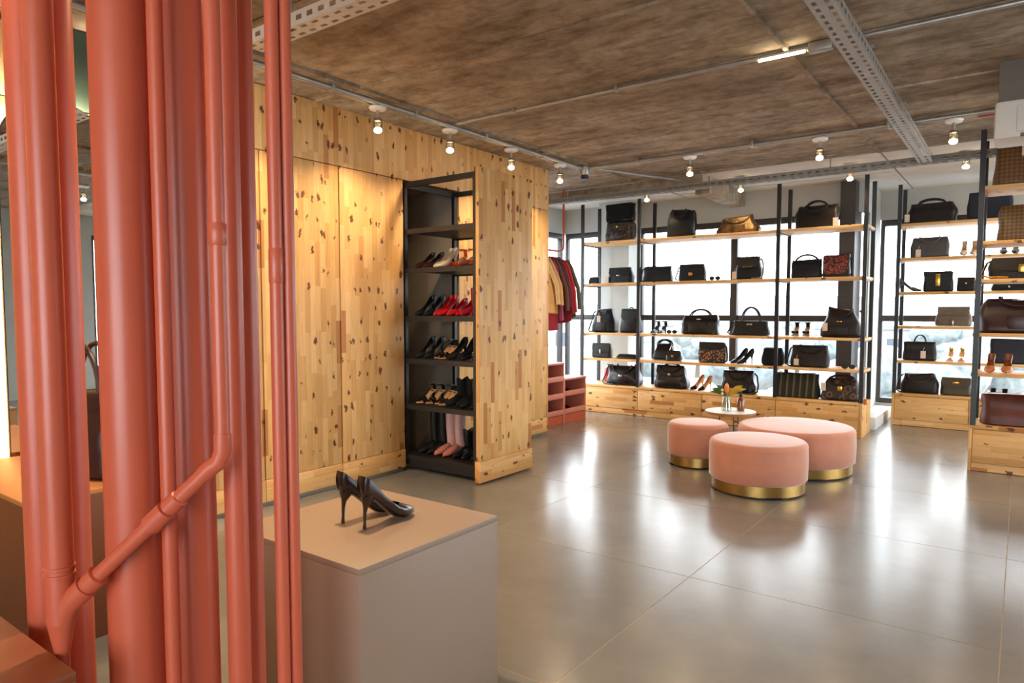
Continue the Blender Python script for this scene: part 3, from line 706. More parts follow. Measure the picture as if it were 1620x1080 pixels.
SG = 'shoes on the pull-out rack'
rows = [('top shoe shelf', [('mid', BROWN, CREAM, 'brown and cream pump'), ('pump', CREAM, NUDE, 'cream court heel'), ('sandal', ORNG, NUDE, 'orange sandal'), ('flat', RUST, ORNG, 'rust flat shoe')]),
        ('red shoe shelf', [('pump', BLK, NUDE, 'black heel'), ('pump', RED, RED, 'bright red heel'), ('mid', RED, NUDE, 'pale lined red pump'), ('bootie', CRIM, CRIM, 'crimson bootie')]),
        ('black heel shelf', [('pump', BLK, NUDE, 'black heel'), ('sandal', BLKG, NUDE, 'black patent sandal'), ('pump', BLKM, BLKM, 'black suede heel'), ('pump', BLKG, CREAM, 'black patent heel')]),
        ('strappy shoe shelf', [('sandal', BLKG, NUDE, 'black strappy sandal'), ('sandal', BLK, NUDE, 'matt black sandal'), ('bootie', BLKM, BLKM, 'black suede bootie'), ('bootie', BLK, BLK, 'black leather bootie')])]
for (rn, lst), z in zip(rows, ROWZ[:4]):
    i = 0
    for kind, mu, mi, desc in lst:
        for q in (0, 1):
            x = RX0+.073+i*.0805
            shoe(kind, mu, mi, (x, 4.10+(i % 3)*.018, z), -PI/2+rnd.uniform(-.03, .03), f'{desc} on the {rn} of the rack, {ORD[i]} from the wardrobe', 'shoe', SG); i += 1
for i, (kind, mu, mi, desc) in enumerate([('boot', BLK, BLK, 'tall black boot'), ('boot', BLK, BLK, 'tall black boot'), ('boot', PINKB, plain('pale_pink_boot_shaft', srgb(206, 168, 170), .45, var=.1), 'dusty pink western boot'), ('boot', PINKB, _M['pale_pink_boot_shaft'], 'dusty pink western boot'),
                                          ('bootie', BLKG, BLKG, 'shiny black ankle boot'), ('bootie', BLKG, BLKG, 'shiny black ankle boot'), ('bootie', BLK, BLK, 'black leather ankle boot')]):
    shoe(kind, mu, mi, (RX0+.085+i*.089, 4.14, ROWZ[4]), -PI/2-.07 if i in (2, 3) else -PI/2, f'{desc} on the bottom rack shelf, {ORD[i]} from the wardrobe', 'boot', 'boots on the bottom rack shelf')

# ------------------------------------------------------------------ shelving units
def unit(label, x0, x1, yf, depth, zb, shelves, fposts, joints, top=2.57, back_d=None, th=.028, bposts=None):
    t = thing('display_shelving', label, 'shelving', (0, 0, 0))
    MB().box(x0+.003, x1-.003, yf+.03, yf+depth, .02, zb-.03).build('cabinet_body', PINE_H, t)
    MB().box(x0, x1, yf+.004, yf+depth, zb-.03, zb).build('cabinet_top', PINE_H, t, bevel=.002)
    for x in (x0, x1-.022): MB().box(x, x+.022, yf+.003, yf+depth, .0, zb-.03).build('end_panel', PINE_V, t, bevel=.002)
    MB().box(x0+.024, x1-.024, yf+.014, yf+.03, .004, .066).build('plinth_board', PINE_H, t)
    ed = [x0+.024]+list(joints)+[x1-.024]
    for a, b in zip(ed[:-1], ed[1:]):
        MB().box(a+.003, b-.003, yf+.008, yf+.03, .07, zb-.034).build('drawer_front', PINE_H, t, bevel=.0015)
    for z in shelves:
        MB().box(x0-.06 if False else x0, x1, yf-.005, yf+depth-.05, z-th, z).build('shelf', PINE_H, t, bevel=.002)
    for x in fposts: MB().box(x-.019, x+.019, yf-.012, yf+.012, zb, top).build('post', STEEL, t)
    for x in (bposts or fposts): MB().box(x-.019, x+.019, yf+depth-.05, yf+depth-.025, zb, top).build('post', STEEL, t)
    for z in shelves:
        for x in fposts: MB().box(x-.008, x+.008, yf+.012, yf+depth-.05, z-th-.012, z-th).build('bracket', STEEL, t)
    return t
U1Y, U2Y, U3Y = 7.44, 8.56, 6.45
unit('long pine and black steel shelving before the main windows', -4.45, -1.235, U1Y, .46, .350, [.675, .990, 1.597, 2.103], (-4.43, -3.66, -2.07, -1.25), (-3.664, -2.869, -2.065))
unit('shelving in the deeper window bay beyond the white step', -1.13, .50, U2Y, .42, .358, [.718, 1.094, 1.463, 1.832, 2.20], (-1.11, .48), (-.42, .05), top=2.62)
unit('nearest pine shelving with black posts at the right edge', -.31, 1.10, U3Y, .48, .366, [.777, 1.086, 1.504, 1.796, 2.215], (-.285, 1.08), (.40,), top=2.64)

# ------------------------------------------------------------------ bags
def rrect(cx, cy, w, d, z, n=5, k=.32, sag=0, zf=None):
    """rounded rectangle ring"""
    r = min(w, d)*k; pts = []
    for sx, sy, a0 in ((1, -1, -PI/2), (1, 1, 0), (-1, 1, PI/2), (-1, -1, PI)):
        for i in range(n):
            a = a0+PI/2*i/(n-1); pts.append((cx+sx*(w/2-r)+r*math.cos(a), cy+sy*(d/2-r)+r*math.sin(a)))
    out = []
    for (x, y) in pts:
        u = (x-cx)/(w/2) if w else 0
        out.append((x, y, z - sag*(1-u*u)))
    return out
BG = []
def bag(nm, label, x0, x1, yf, z0, h, d, m, topw=.9, topd=.45, bulge=.06, sag=0., flap=None, handles=None, strap=None, clasp=None, tagc=None, pocket=None, flapm=None, trim=None, group='bags on the display shelves', rz=0, open_top=None, zipm=None, droop=None, crumple=.035):
    w = x1-x0; t = thing(nm, label, 'bag', ((x0+x1)/2, yf+d/2, z0+.0015), rz, group)
    rings = [rrect(0, 0, w*.93, d*.86, .002)]
    rg = random.Random(label); ph = [rg.uniform(0, 6.28) for _ in range(6)]; cr = crumple
    for q in (.04, .1, .2, .3, .4, .5, .6, .7, .8, .88, .95, 1.0):
        s = math.sin(PI*min(1, q*1.08)**.8)
        ww = w*((1-q)*1+q*topw)*(1+bulge*s*.6); dd = d*((1-q)*1+q*topd)*(1+bulge*s*2)
        if q >= .999: ww *= .985; dd *= .86
        ring = []
        for (x, y, z) in rrect(0, 0, ww, dd, h*q, n=7, sag=sag*q*q):
            u = x/w; e = min(1, q*1.6)
            dy = cr*h*(math.sin(11*u+7*q+ph[0])*.45+math.sin(23*u-13*q+ph[1])*.28)*e
            dz = cr*h*(math.sin(7*u+ph[2])*1.0+math.sin(15*u+ph[3])*.5)*q*q*(1.3 if q > .9 else 1)
            dx = cr*w*(math.sin(6*q+ph[4]+(2 if x > 0 else 0))*.5)*abs(u)*2*e
            ring.append((x+dx, y+dy*(1 if y < 0 else .7), max(.002, z+dz)))
        rings.append(ring)
    rings[0] = rrect(0, 0, w*.93, d*.86, .002, n=7)
    MB().loft(rings).build('body', m, t, smooth=True, angle=65)
    fy = lambda q: -d/2*((1-q)+q*topd)*(1+bulge*2*math.sin(PI*min(1, q*1.08)**.8))
    if flap:
        f = flap; fw = w*(.5+.5*topw)*.94; zz = [h*(1-f*i/6) for i in range(7)]
        R = []
        for i, z in enumerate(zz):
            q = z/h; half = fw/2*(1 if i < 5 else (.93 if i == 5 else .74)); y = fy(q)-.006
            R.append([(-half, y, z), (-half*.5, y-.003, z-.002), (0, y-.004, z-.004), (half*.5, y-.003, z-.002), (half, y, z)])
        top = [(x, d*.12, h+.006) for x in (-fw/2, -fw/4, 0, fw/4, fw/2)]
        mid = [(x, fy(1)-.002, h+.006) for x in (-fw/2, -fw/4, 0, fw/4, fw/2)]
        mb = MB().loft([top, mid]+R, False, False, False)
        mb.build('flap', flapm or m, t, smooth=True)
        inner = [[(p[0], p[1]+.005, p[2]) for p in r] for r in R]
    if pocket:
        pw, ph = w*pocket[0], h*pocket[1]; y = fy(.3)
        MB().box(-pw/2, pw/2, y-.010, y+.02, h*.08, h*.08+ph).build('pocket', m, t, bevel=.008)
    if handles:
        hw, hh, r = handles[:3]; cnt = handles[3] if len(handles) > 3 else 2
        for k in range(cnt):
            y = (-d*topd*.38 if k == 0 else d*topd*.34) if cnt == 2 else 0
            MB().tube([(-hw, y, h*.72-sag*.4)]+arc((0, h-.01-sag*.4), hw, hh, PI, 0, 12, y)+[(hw, y, h*.72-sag*.4)], r, 8).build('handle', trim or m, t, smooth=True)
    if droop:
        hw, ln, r = droop
        for y, kx in ((fy(.9)-.004, 1), (-fy(.9)*.8, .92)):
            pts = [(-hw*kx, y*.9, h*.86-sag*.3), (-hw*kx*1.0, y*1.05, h*.95)]+[(-hw*kx*math.cos(PI*i/10), y-(.010+.02*math.sin(PI*i/10))*(1 if y < 0 else -1), h*.97-(ln)*math.sin(PI*i/10)) for i in range(0, 11)]+[(hw*kx, y*1.05, h*.95), (hw*kx, y*.9, h*.86-sag*.3)]
            MB().tube(pts, r, 8).build('handle', trim or m, t, smooth=True)
    if strap:
        s = strap; pts = [(-s*w*.45, 0, h*.93), (-s*w*.53, -.01, h*.8), (-s*w*.58, -d*.2, h*.4), (-s*w*.60, -d*.45, .03), (-s*w*.5, -d*.60, .0105), (-s*w*.2, -d*.64, .0100)]
        MB().tube(pts, .0085, 6).build('strap', trim or m, t, smooth=True)
    if clasp:
        cw, chh, q, cm = clasp; y = fy(q)-.012
        MB().box(-cw/2, cw/2, y-.004, y+.010, h*q-chh/2, h*q+chh/2).build('clasp', cm, t, bevel=.003)
    if tagc:
        u, q = tagc; y = fy(q)-.016; x = w/2*u; z = max(h*q, .05)
        tg = MB().box(x-.024, x+.024, y-.0015, y+.0015, z-.045, z+.035).build('price_tag', TAG, t)
        MB().tube([(x, y, z+.033), (x+.008, y+.012, z+.075)], .0015, 4).build('tag_string', TAG, tg)
    if zipm:
        MB().tube([(-w*topw*.44, 0, h+.001), (0, 0, h+.003-sag), (w*topw*.44, 0, h+.001)], .004, 6).build('zip', zipm, t, smooth=True)
    return t
b1, b2, b3, b4, b5 = .350, .675, .990, 1.597, 2.103
y1 = U1Y+.06
G1 = 'bags on the long shelving'
bag('shoulder_bag', 'slouchy black bag with loose straps on the cabinet by the extinguisher', -4.13, -3.70, y1, b1, .25, .20, BLKG, .82, .5, .16, .02, strap=1, pocket=(.5, .35), clasp=(.05, .03, .45, CHROME), droop=(.13, .10, .010), crumple=.075, group=G1)
bag('satchel', 'black satchel with flap and silver lock on the cabinet top', -3.49, -3.09, y1, b1, .265, .19, BLKG, .80, .5, .12, .0, flap=.42, handles=(.10, .03, .009, 1), clasp=(.03, .03, .62, CHROME), pocket=(.7, .28), droop=(.12, .06, .008), crumple=.05, group=G1)
bag('handbag', 'shiny black handbag behind the flower vase', -2.69, -2.31, y1, b1, .24, .18, BLKG, .84, .5, .1, .0, strap=-1, pocket=(.6, .3), droop=(.1, .08, .009), crumple=.06, group=G1)
bag('tote_bag', 'dark tote bag with olive stripes on the cabinet top', -2.10, -1.66, y1, b1, .258, .17, STRIPE, .93, .35, .04, .012, trim=BLKM, zipm=BLK, group=G1)
tb = bag('duffel_bag', 'brown tortoise print bag with a gold lock and orange charm', -1.645, -1.265, y1, b1, .225, .20, LEOP2, .70, .4, .14, .0, handles=(.11, .035, .010), trim=BRK, clasp=(.045, .05, .55, GOLD), tagc=(-.82, .62), crumple=.06, droop=(.11, .06, .010), group=G1)
MB().box(.2225, .2525, -.125, -.117, -.02, .04).build('orange_charm', plain('orange_tag_leather', srgb(214, 120, 34), .5), tb, bevel=.004)
bag('flap_bag', 'square black flap bag alone on the lowest shelf by the left post', -4.33, -4.07, y1, b2, .175, .09, BLK, .96, .7, .04, flap=.6, clasp=(.02, .05, .45, CHROME), group=G1)
bag('clutch', 'flat black clutch lying on the lowest shelf before the column', -3.99, -3.73, y1, b2, .05, .13, BLK, .9, .5, .1, zipm=CHROME, group=G1)
bag('bowling_bag', 'black bowling bag with a raised curved handle on the lowest shelf', -3.575, -3.29, y1+.12, b2, .185, .17, BLK, .62, .45, .12, handles=(.085, .06, .010), zipm=CHROME, crumple=.07, group=G1)
bag('mini_bag', 'small black bag with a thin wire loop handle before the bowling bag', -3.34, -3.155, y1, b2, .115, .09, BLKG, .94, .6, .04, flap=.5, handles=(.055, .085, .0035, 1), clasp=(.03, .02, .5, GOLD), trim=CHROME, group=G1)
bag('flap_bag', 'leopard print flap bag on the lowest shelf', -2.945, -2.64, y1, b2, .225, .10, LEOP, .97, .6, .04, flap=.34, flapm=BLK, strap=-1, trim=BLK, group=G1)
bag('bucket_bag', 'rounded black pouch bag on the lowest shelf right of the black pumps', -2.235, -2.035, y1, b2, .185, .15, BLKM, .95, .6, .2, .0, zipm=CHROME, group=G1)
bag('tote_bag', 'dark brown tote bag with a pale tag on the lowest shelf', -1.945, -1.58, y1, b2, .23, .16, BRK, .95, .45, .05, strap=1, tagc=(-.62, .2), droop=(.12, .07, .008), group=G1)
bag('drawstring_bag', 'black drawstring bucket bag with a white tag on the middle shelf', -4.345, -4.03, y1, b3, .285, .20, BLK, .72, .55, .14, .02, strap=1, tagc=(-.25, .6), pocket=(.45, .35), crumple=.06, droop=(.06, .07, .006), group=G1)
bag('backpack', 'black backpack beside the drawstring bag', -3.95, -3.69, y1, b3, .285, .16, BLK, .72, .6, .1, .0, flap=.45, pocket=(.66, .38), handles=(.03, .03, .006, 1), zipm=CHROME, group=G1)
bag('quilted_bag', 'black woven front handbag with two drooping handles', -3.165, -2.735, y1, b3, .215, .18, BLKG, .86, .4, .08, .02, handles=(.12, .085, .008), pocket=(.5, .55), clasp=(.05, .015, .8, CHROME), crumple=.06, group=G1)
bag('tote_bag', 'black tote with a tall double arch handle on the middle shelf', -2.57, -2.18, y1, b3, .165, .14, BLK, .90, .5, .03, handles=(.098, .15, .0075), clasp=(.06, .02, .72, CHROME), strap=1, group=G1)
bag('hobo_bag', 'large brown slouchy bag with a tag at the right end of the middle shelf', -1.66, -1.29, y1, b3, .29, .20, BRK, .62, .45, .16, .012, tagc=(-.7, .38), pocket=(.5, .3), clasp=(.05, .012, .55, GOLD), strap=-1, crumple=.07, droop=(.1, .08, .009), group=G1)
bag('pouch', 'tiny black pouch at the left end of the upper shelf', -4.385, -4.24, y1, b4, .078, .08, NAVYK, .9, .6, .12, zipm=CHROME, group=G1)
bag('shoulder_bag', 'folded black bag with a white tag hanging to its side', -4.12, -3.80, y1, b4, .18, .13, NAVYK, .92, .4, .08, .02, flap=.5, tagc=(-.95, .2), clasp=(.05, .012, .5, CHROME), crumple=.08, group=G1)
bag('envelope_bag', 'plain black rectangular bag left of the gold clasp bag', -3.645, -3.29, y1, b4, .185, .11, NAVYK, .93, .45, .04, strap=1, zipm=BLK, group=G1)
bag('flap_bag', 'black flap bag with a square gold clasp', -3.20, -2.89, y1, b4, .185, .12, NAVYK, .92, .5, .03, flap=.62, clasp=(.045, .04, .42, GOLD), strap=1, group=G1)
bag('backpack', 'small black backpack with a yellow edged flap and loop handle', -2.545, -2.27, y1, b4, .24, .15, NAVYK, .84, .6, .06, flap=.45, flapm=plain('black_flap_gold_edge', (.03, .026, .02, 1), .4), handles=(.038, .075, .005, 1), tagc=(-.96, .2), trim=CHROME, strap=-1, clasp=(.10, .008, .56, GOLD), group=G1)
bag('hobo_bag', 'black hobo bag with a high open loop handle', -1.96, -1.665, y1, b4, .20, .12, NAVYK, .94, .5, .03, .13, handles=(.122, .10, .010, 1), group=G1)
bag('flap_bag', 'dark bag with a red speckled flap on the upper shelf', -1.655, -1.40, y1, b4, .215, .12, BRK, .95, .5, .03, flap=.85, flapm=REDPAT, strap=-1, trim=NAVYK, group=G1)
bag('handbag', 'snake print handbag carrying another bag on the top shelf', -4.175, -3.795, y1, b5, .235, .20, SNAKE, .86, .72, .05, pocket=(.45, .45), clasp=(.03, .03, .75, GOLD), strap=-1, trim=BURG, group=G1)
bag('box_bag', 'stiff black box bag stacked on the snake print handbag', -4.165, -3.815, y1+.02, b5+.236, .215, .16, BLKM, 1.07, .9, .0, strap=-1, trim=SNAKE, group=G1)
bag('tote_bag', 'tall plain black tote on the top shelf', -3.36, -3.035, y1, b5, .32, .17, BLK, .82, .6, .05, strap=-1, crumple=.05, droop=(.08, .10, .009), group=G1)
bag('clutch_bag', 'crumpled gold leather bag on the top shelf', -2.77, -2.31, y1, b5, .175, .19, METG, .66, .4, .14, .0, trim=METG, pocket=(.42, .45), clasp=(.03, .03, .75, GOLD), crumple=.10, droop=(.12, .06, .011), group=G1)
bag('duffel_bag', 'wide black zipped tote with a white tag at the right of the top shelf', -1.93, -1.535, y1, b5, .235, .18, BRK, .98, .35, .05, .035, handles=(.1, .065, .010), tagc=(1.0, .2), zipm=CHROME, crumple=.07, droop=(.1, .07, .009), group=G1)
# deep bay
y2 = U2Y+.06; G2 = 'bags in the deep bay shelving'
bag('satchel', 'open brown satchel on the deep bay cabinet', -1.06, -.70, y2, .358, .215, .17, BRK, .86, .6, .05, pocket=(.72, .62), clasp=(.05, .03, .5, GOLD), trim=BROWN, strap=1, crumple=.07, droop=(.11, .08, .009), group=G2)
bag('flap_bag', 'olive brown flap bag with a gold plate on the deep bay cabinet', -.685, -.40, y2, .358, .185, .14, OLIVE, .92, .5, .06, flap=.5, clasp=(.06, .025, .74, GOLD), group=G2)
bag('tote_bag', 'boxy brown black tote with a loop handle and tag', -1.05, -.73, y2, .718, .20, .14, BRK, .97, .7, .0, handles=(.055, .085, .005, 2), tagc=(.25, .35), clasp=(.0, .0, .5, BRK) if False else None, group=G2)
bag('shoulder_bag', 'taupe bag with a silver ring and a strap dropping below the shelf', -.75, -.43, y2, 1.094, .20, .13, TAUPE, .90, .45, .08, flap=.4, clasp=(.02, .06, .2, CHROME), crumple=.05, group=G2)
bag('box_bag', 'structured black bag with a gold centre band and arched handle', -.878, -.60, y2, 1.463, .205, .12, BLK, .98, .7, .0, flap=.58, handles=(.075, .085, .004, 1), clasp=(.045, .13, .6, GOLD), trim=CHROME, group=G2)
bag('mini_bag', 'small plain brown black box bag by the near posts', -.57, -.405, y2, 1.463, .14, .09, BRK, .97, .7, .02, flap=.5, clasp=(.02, .02, .6, GOLD), group=G2)
bag('tote_bag', 'grey tote bag with a pale tag', -1.01, -.65, y2, 1.832, .225, .14, GREYL, .93, .4, .04, tagc=(-.55, .2), droop=(.09, .07, .008), group=G2)
bag('duffel_bag', 'wide dark brown duffel with a pale tag on the top of the deep bay', -1.05, -.60, y2, 2.20, .23, .20, BRK, .92, .5, .06, .02, handles=(.12, .045, .010), tagc=(-.98, .28), trim=BLK, crumple=.07, group=G2)
bag('denim_bag', 'dark denim bag half hidden behind the nearest posts', -.50, -.125, y2, 2.20, .27, .15, DENIM, 1.0, .5, .04, group=G2)
bag('tote_bag', 'dark blue bag seen low behind the tan shoes', -.26, .06, y2, .718, .26, .15, DENIM, .96, .6, .04, group=G2)
bag('clutch', 'flat black bag seen between the near shelves', -.27, .03, y2, 1.463, .078, .13, BLK, .97, .7, .04, clasp=(.02, .02, .5, CHROME), group=G2)
# nearest unit
y3 = U3Y+.05; G3 = 'bags on the nearest shelving'
bag('tote_bag', 'large brown checked tote under the air conditioner', -.225, .20, y3, 2.215, .33, .20, CHECK, .86, .5, .05, tagc=(-.05, .78), trim=BROWN, group=G3)
bag('tote_bag', 'brown checked tote with a dark scarf on the second shelf', -.185, .25, y3, 1.796, .28, .18, CHECK2, .88, .45, .05, trim=BROWN, pocket=None, crumple=.06, group=G3)
bag('chain_bag', 'dark bag hung with gold chains', -.225, .20, y3, 1.504, .155, .15, BRK, .95, .5, .06, flap=.6, clasp=(.05, .06, .5, GOLD), strap=1, trim=GOLD, group=G3)
bag('weekend_bag', 'large dark brown leather weekend bag', -.285, .25, y3, 1.086, .285, .26, BURG, .82, .4, .08, .02, pocket=(.3, .4), clasp=(.10, .012, .9, CHROME), crumple=.08, droop=(.13, .07, .011), group=G3)
bag('weekend_bag', 'cognac brown leather holdall on the nearest cabinet', -.245, .34, y3, .366, .25, .26, COGN, .95, .6, .05, .01, trim=BRK, crumple=.05, group=G3)
# ------------------------------------------------------------------ shoes and small things on the shelves
G4 = 'shoes on the display shelves'
pair('pump', NUDE, NUDE, -2.89, y1+.17, b1, -PI/2-.35, .115, '%s shoe of the nude heels with black toes on the cabinet', G4)
R_, Z_ = foot_rings(.222, .096, .098, .054, .037, .63, .63)
cap_me = MB().loft([[(x, y*1.05, z*1.04) for x, y, z in r] for r in R_[9:]], False, True, False).mesh('toe_cap', BLKG, smooth=True, angle=70)
bow = MB()
for sg in (-1, 1): bow.loft([[(.165+.018*math.cos(a)*q, sg*.034*u, .046+.012*q*math.sin(a)) for a in [2*PI*k/8 for k in range(8)]] for u, q in ((.05, .4), (.35, 1), (.8, 1.15), (1, .8))])
bow_me = bow.mesh('bow', BLKM, smooth=True)
for o_ in [o for o in COL.objects if 'nude heels with black toes' in str(o.get('label', ''))]: put('toe_cap', cap_me, o_)
pair('pump', BLK, BLK, -2.41, y1+.17, b2, -PI/2-.55, .10, '%s shoe of the black pumps on the lowest shelf', G4)
pair('sandal', BLKG, BLK, -3.45, y1+.16, b3, -PI/2, .09, '%s shoe of the black strappy sandals on the middle shelf', G4)
pair('sandal', BLKM, NUDE, -1.865, y1+.17, b3, -PI/2+.12, .105, '%s shoe of the bow sandals before the second post', G4)
pair('sandal', GOLD, NUDE, -.555, y2+.17, .718, -PI/2, .10, '%s shoe of the gold sandals in the deep bay', G4)
pair('pump', CREAM, NUDE, -.475, y2+.17, 1.832, -PI/2, .09, '%s shoe of the beige pumps by the near posts', G4)
shoe('pump', GREYL, NUDE, (-1.118, y2+.06, 1.463), .05, 'single grey court heel standing sideways in the deep bay', 'shoe', G4)
pair('mid', TAN, TAN, -.13, y3+.17, .777, -PI/2-.05, .11, '%s shoe of the tan loafers on the nearest shelving', G4)
pair('flat', DENIM, DENIM, -.17, y2+.2, .358, -PI/2, .10, '%s shoe of the blue flats behind the cognac holdall', G4)
pair('flat', BRK, NUDE, -.13, y2+.2, 1.832, -PI/2, .10, '%s shoe of the round brown flats behind the checked tote', G4)
for o_ in [o for o in COL.objects if 'bow sandals' in str(o.get('label', ''))]: put('bow', bow_me, o_)
def sunglasses(x, y, z, label, m):
    t = thing('sunglasses', label, 'glasses', (x, y, z+.003), 0, 'sunglasses on the shelves')
    mb = MB(); ln = MB()
    for s in (-1, 1):
        pts = [(s*.034+.028*math.cos(a), 0, .022+.020*math.sin(a)) for a in [2*PI*i/14 for i in range(15)]]
        mb.tube(pts, .003, 6, False); ln.prism([(s*.034+.026*math.cos(a), .022+.018*math.sin(a)) for a in [2*PI*i/14 for i in range(14)]], -.001, .001)
        MB().tube([(s*.062, 0, .026), (s*.066, .06, .024), (s*.062, .12, .004)], .003, 6).build('temple', m, t)
    mb.tube([(-.008, 0, .026), (0, 0, .030), (.008, 0, .026)], .003, 6); mb.build('rim', m, t, smooth=True); ln.build('lens', BLKG, t)
sunglasses(-1.385, y1+.02, b2, 'folded sunglasses at the right end of the lowest shelf', BRK)
sunglasses(-3.27, y1+.02, b3, 'small sunglasses on the middle shelf before the woven handbag', GREYL)
sunglasses(-2.77, y1+.02, b4, 'black sunglasses on the upper shelf by the small backpack', BLK)
sunglasses(-4.0, y1+.02, .502, 'sunglasses on the low cubby top', BRK)
SC.collection.objects['sunglasses.003'].location = (-4.25, 6.62, .502)
fe = thing('fire_extinguisher', 'small red fire extinguisher behind the left post', 'extinguisher', (-4.255, 7.80, b1+.0015))
MB().lathe([(.046, 0), (.05, .006), (.05, .14), (.042, .165), (.018, .18), (.016, .19)], 20).build('cylinder', plain('extinguisher_red', srgb(190, 30, 34), .35), fe, smooth=True)
MB().lathe([(.016, .19), (.016, .215), (.01, .22)], 10).build('valve', CHROME, fe, smooth=True)
MB().box(-.012, .06, -.008, .008, .213, .225).build('lever', BLK, fe, bevel=.002)
MB().tube([(.01, 0, .20), (.05, 0, .21), (.062, 0, .17), (.058, 0, .08)], .006, 6).build('hose', BLK, fe, smooth=True)

# burgundy bag on the ochre block
bb = bag('tote_bag', 'tall burgundy bag with two looped handles behind the coral pipes', -3.34, -2.90, 1.12, .58, .36, .24, BURG, .84, .5, .08, .02, handles=(.10, .20, .011), group=None, rz=.35)

# ------------------------------------------------------------------ stools, table
def pouf(x, y, r, h, label):
    t = thing('round_stool', label, 'stool', (x, y, 0), 0, 'pink velvet stools')
    b = .085; rb = r*.955
    MB().lathe([(rb-.012, .010), (rb, .012), (rb, b), (rb-.012, b+.004)], 56).build('brass_base', BRASS, t, smooth=True, angle=30)
    for a in range(4):
        q = MB(); aa = a*PI/2+math.atan2(-y, -x)+.35
        c, s = math.cos(aa), math.sin(aa); pts = []
        for u0 in (-1, 1): pts.append(u0)
        R0, R1, da = rb-.03, rb+.004, .17
        poly = [(R1*math.cos(aa+da*k/4), R1*math.sin(aa+da*k/4)) for k in range(-4, 5)]+[(R0*math.cos(aa-da*k/4), R0*math.sin(aa-da*k/4)) for k in range(-4, 5)]
        q.prism(poly, 0, .016, 'z').build('foot_pad', BLK, t)
    e = .035; prof = [(r*.6, b), (r-.012, b+.001), (r, b+.012)]+[(r+.004, b+(h-b)*.5)]+[(r-e+e*math.cos(a), h-e+e*math.sin(a)) for a in [PI/2*i/6 for i in range(7)]]+[(r*.6, h+.006), (.01, h+.008)]
    MB().lathe(prof, 64).build('cushion', VELVET, t, smooth=True, angle=50)
    MB().tube([(r*.995*math.cos(2*PI*i/64), r*.995*math.sin(2*PI*i/64), h-e*.9) for i in range(65)], .003, 6, False).build('piping', VELVET, t, smooth=True)
pouf(-1.472, 4.903, .330, .355, 'middle sized pink velvet stool standing nearest, in front of the others')
pouf(-2.116, 5.416, .240, .350, 'smallest pink velvet stool, under the side table')
pouf(-1.42, 5.70, .435, .355, 'widest pink velvet stool beside the side table')
TX, TY = -2.005, 5.875
st = thing('side_table', 'small round white topped table between the pink stools', 'table', (TX, TY, 0))
MB().lathe([(.205, .372), (.214, .376), (.214, .392), (.20, .393)], 48).build('table_edge', plain('oak_edge', srgb(150, 102, 70), .45), st, smooth=True, angle=30)
MB().lathe([(.01, .392), (.208, .392), (.208, .3955), (.01, .396)], 48).build('table_top', WHITE, st, smooth=True, angle=30)
for k in range(3):
    a = k*2*PI/3-.95; MB().tube([(.085*math.cos(a), .085*math.sin(a), .373), (.135*math.cos(a), .135*math.sin(a), 0)], .0055, 8).build('leg', plain('walnut_leg', srgb(96, 62, 44), .4), st, smooth=True)
vs = thing('glass_vase', 'clear glass vase of flowers on the side table', 'vase', (TX-.025, TY-.03, .396))
MB().lathe([(.040, 0), (.046, .006), (.040, .06), (.030, .12), (.027, .125), (.036, .06), (.041, .01), (.01, .008)], 24).build('vase_glass', VASE, vs, smooth=True)
stm = plain('flower_stem_green', srgb(90, 120, 50), .6)
fol = thing('flower_bunch', 'orange and yellow flowers with green leaves in the glass vase', 'flowers', (TX-.025, TY-.03, .408))
PET = plain('orange_petal', srgb(226, 134, 66), .6, var=.2); YEL = plain('yellow_green_leaf', srgb(176, 148, 44), .6, var=.3); LGR = plain('deep_green_leaf', srgb(66, 98, 48), .6, var=.3)
def leaf(p0, p1, w, m, nm):
    p0, p1 = Vector(p0), Vector(p1); dd = (p1-p0); sd = dd.cross(Vector((.3, -.8, .5))).normalized(); R = []
    for i in range(7):
        q = i/6; c = p0+dd*q+Vector((0, 0, .02*math.sin(PI*q))); hw = w*math.sin(PI*min(.98, q*.9+.06))
        R.append([c-sd*hw, c+Vector((0, 0, -.003)), c+sd*hw, c+Vector((0, 0, .002))])
    MB().loft(R).build(nm, m, fol, smooth=True)
for k, (dx, dz) in enumerate(((-.11, .16), (-.075, .19), (-.13, .13), (.05, .17), (.12, .20), (.14, .17), (.09, .15), (-.05, .12))):
    leaf((dx*.15, -.004*k+.012, .118), (dx*1.1, -.03+.012*k, dz+.012), .020, YEL if dx > 0 else LGR, 'leaf')
for sx, sz in ((.0, .15), (-.03, .13), (.02, .12)): MB().tube([(sx*.2, 0, 0), (sx, 0, sz)], .003, 6).build('stem', stm, fol, smooth=True)
MB().lathe([(.004, .14), (.018, .155), (.022, .185), (.014, .215), (.004, .228)], 12, (.0, 0, 0)).build('protea_head', PET, fol, smooth=True)
for sx, sz in ((-.03, .135), (-.032, .165)): MB().lathe([(.003, -.012), (.012, -.004), (.013, .006), (.004, .014)], 10, (sx, -.02, sz)).build('white_bud', CREAM, fol, smooth=True)
bo = thing('pump_bottle', 'amber pump bottle with a black top on the side table', 'bottle', (TX+.078, TY+.03, .397))
AMB = plain('amber_glass', srgb(120, 62, 16), .12, var=.08, coat=.5)
MB().lathe([(.028, 0), (.032, .004), (.032, .085), (.026, .105), (.013, .115), (.013, .125)], 24).build('bottle_glass', AMB, bo, smooth=True)
MB().lathe([(.016, .122), (.016, .142), (.006, .146), (.006, .16)], 14).build('pump_collar', BLK, bo, smooth=True)
MB().box(-.034, .008, -.007, .007, .158, .168).build('pump_nozzle', BLK, bo, bevel=.002)

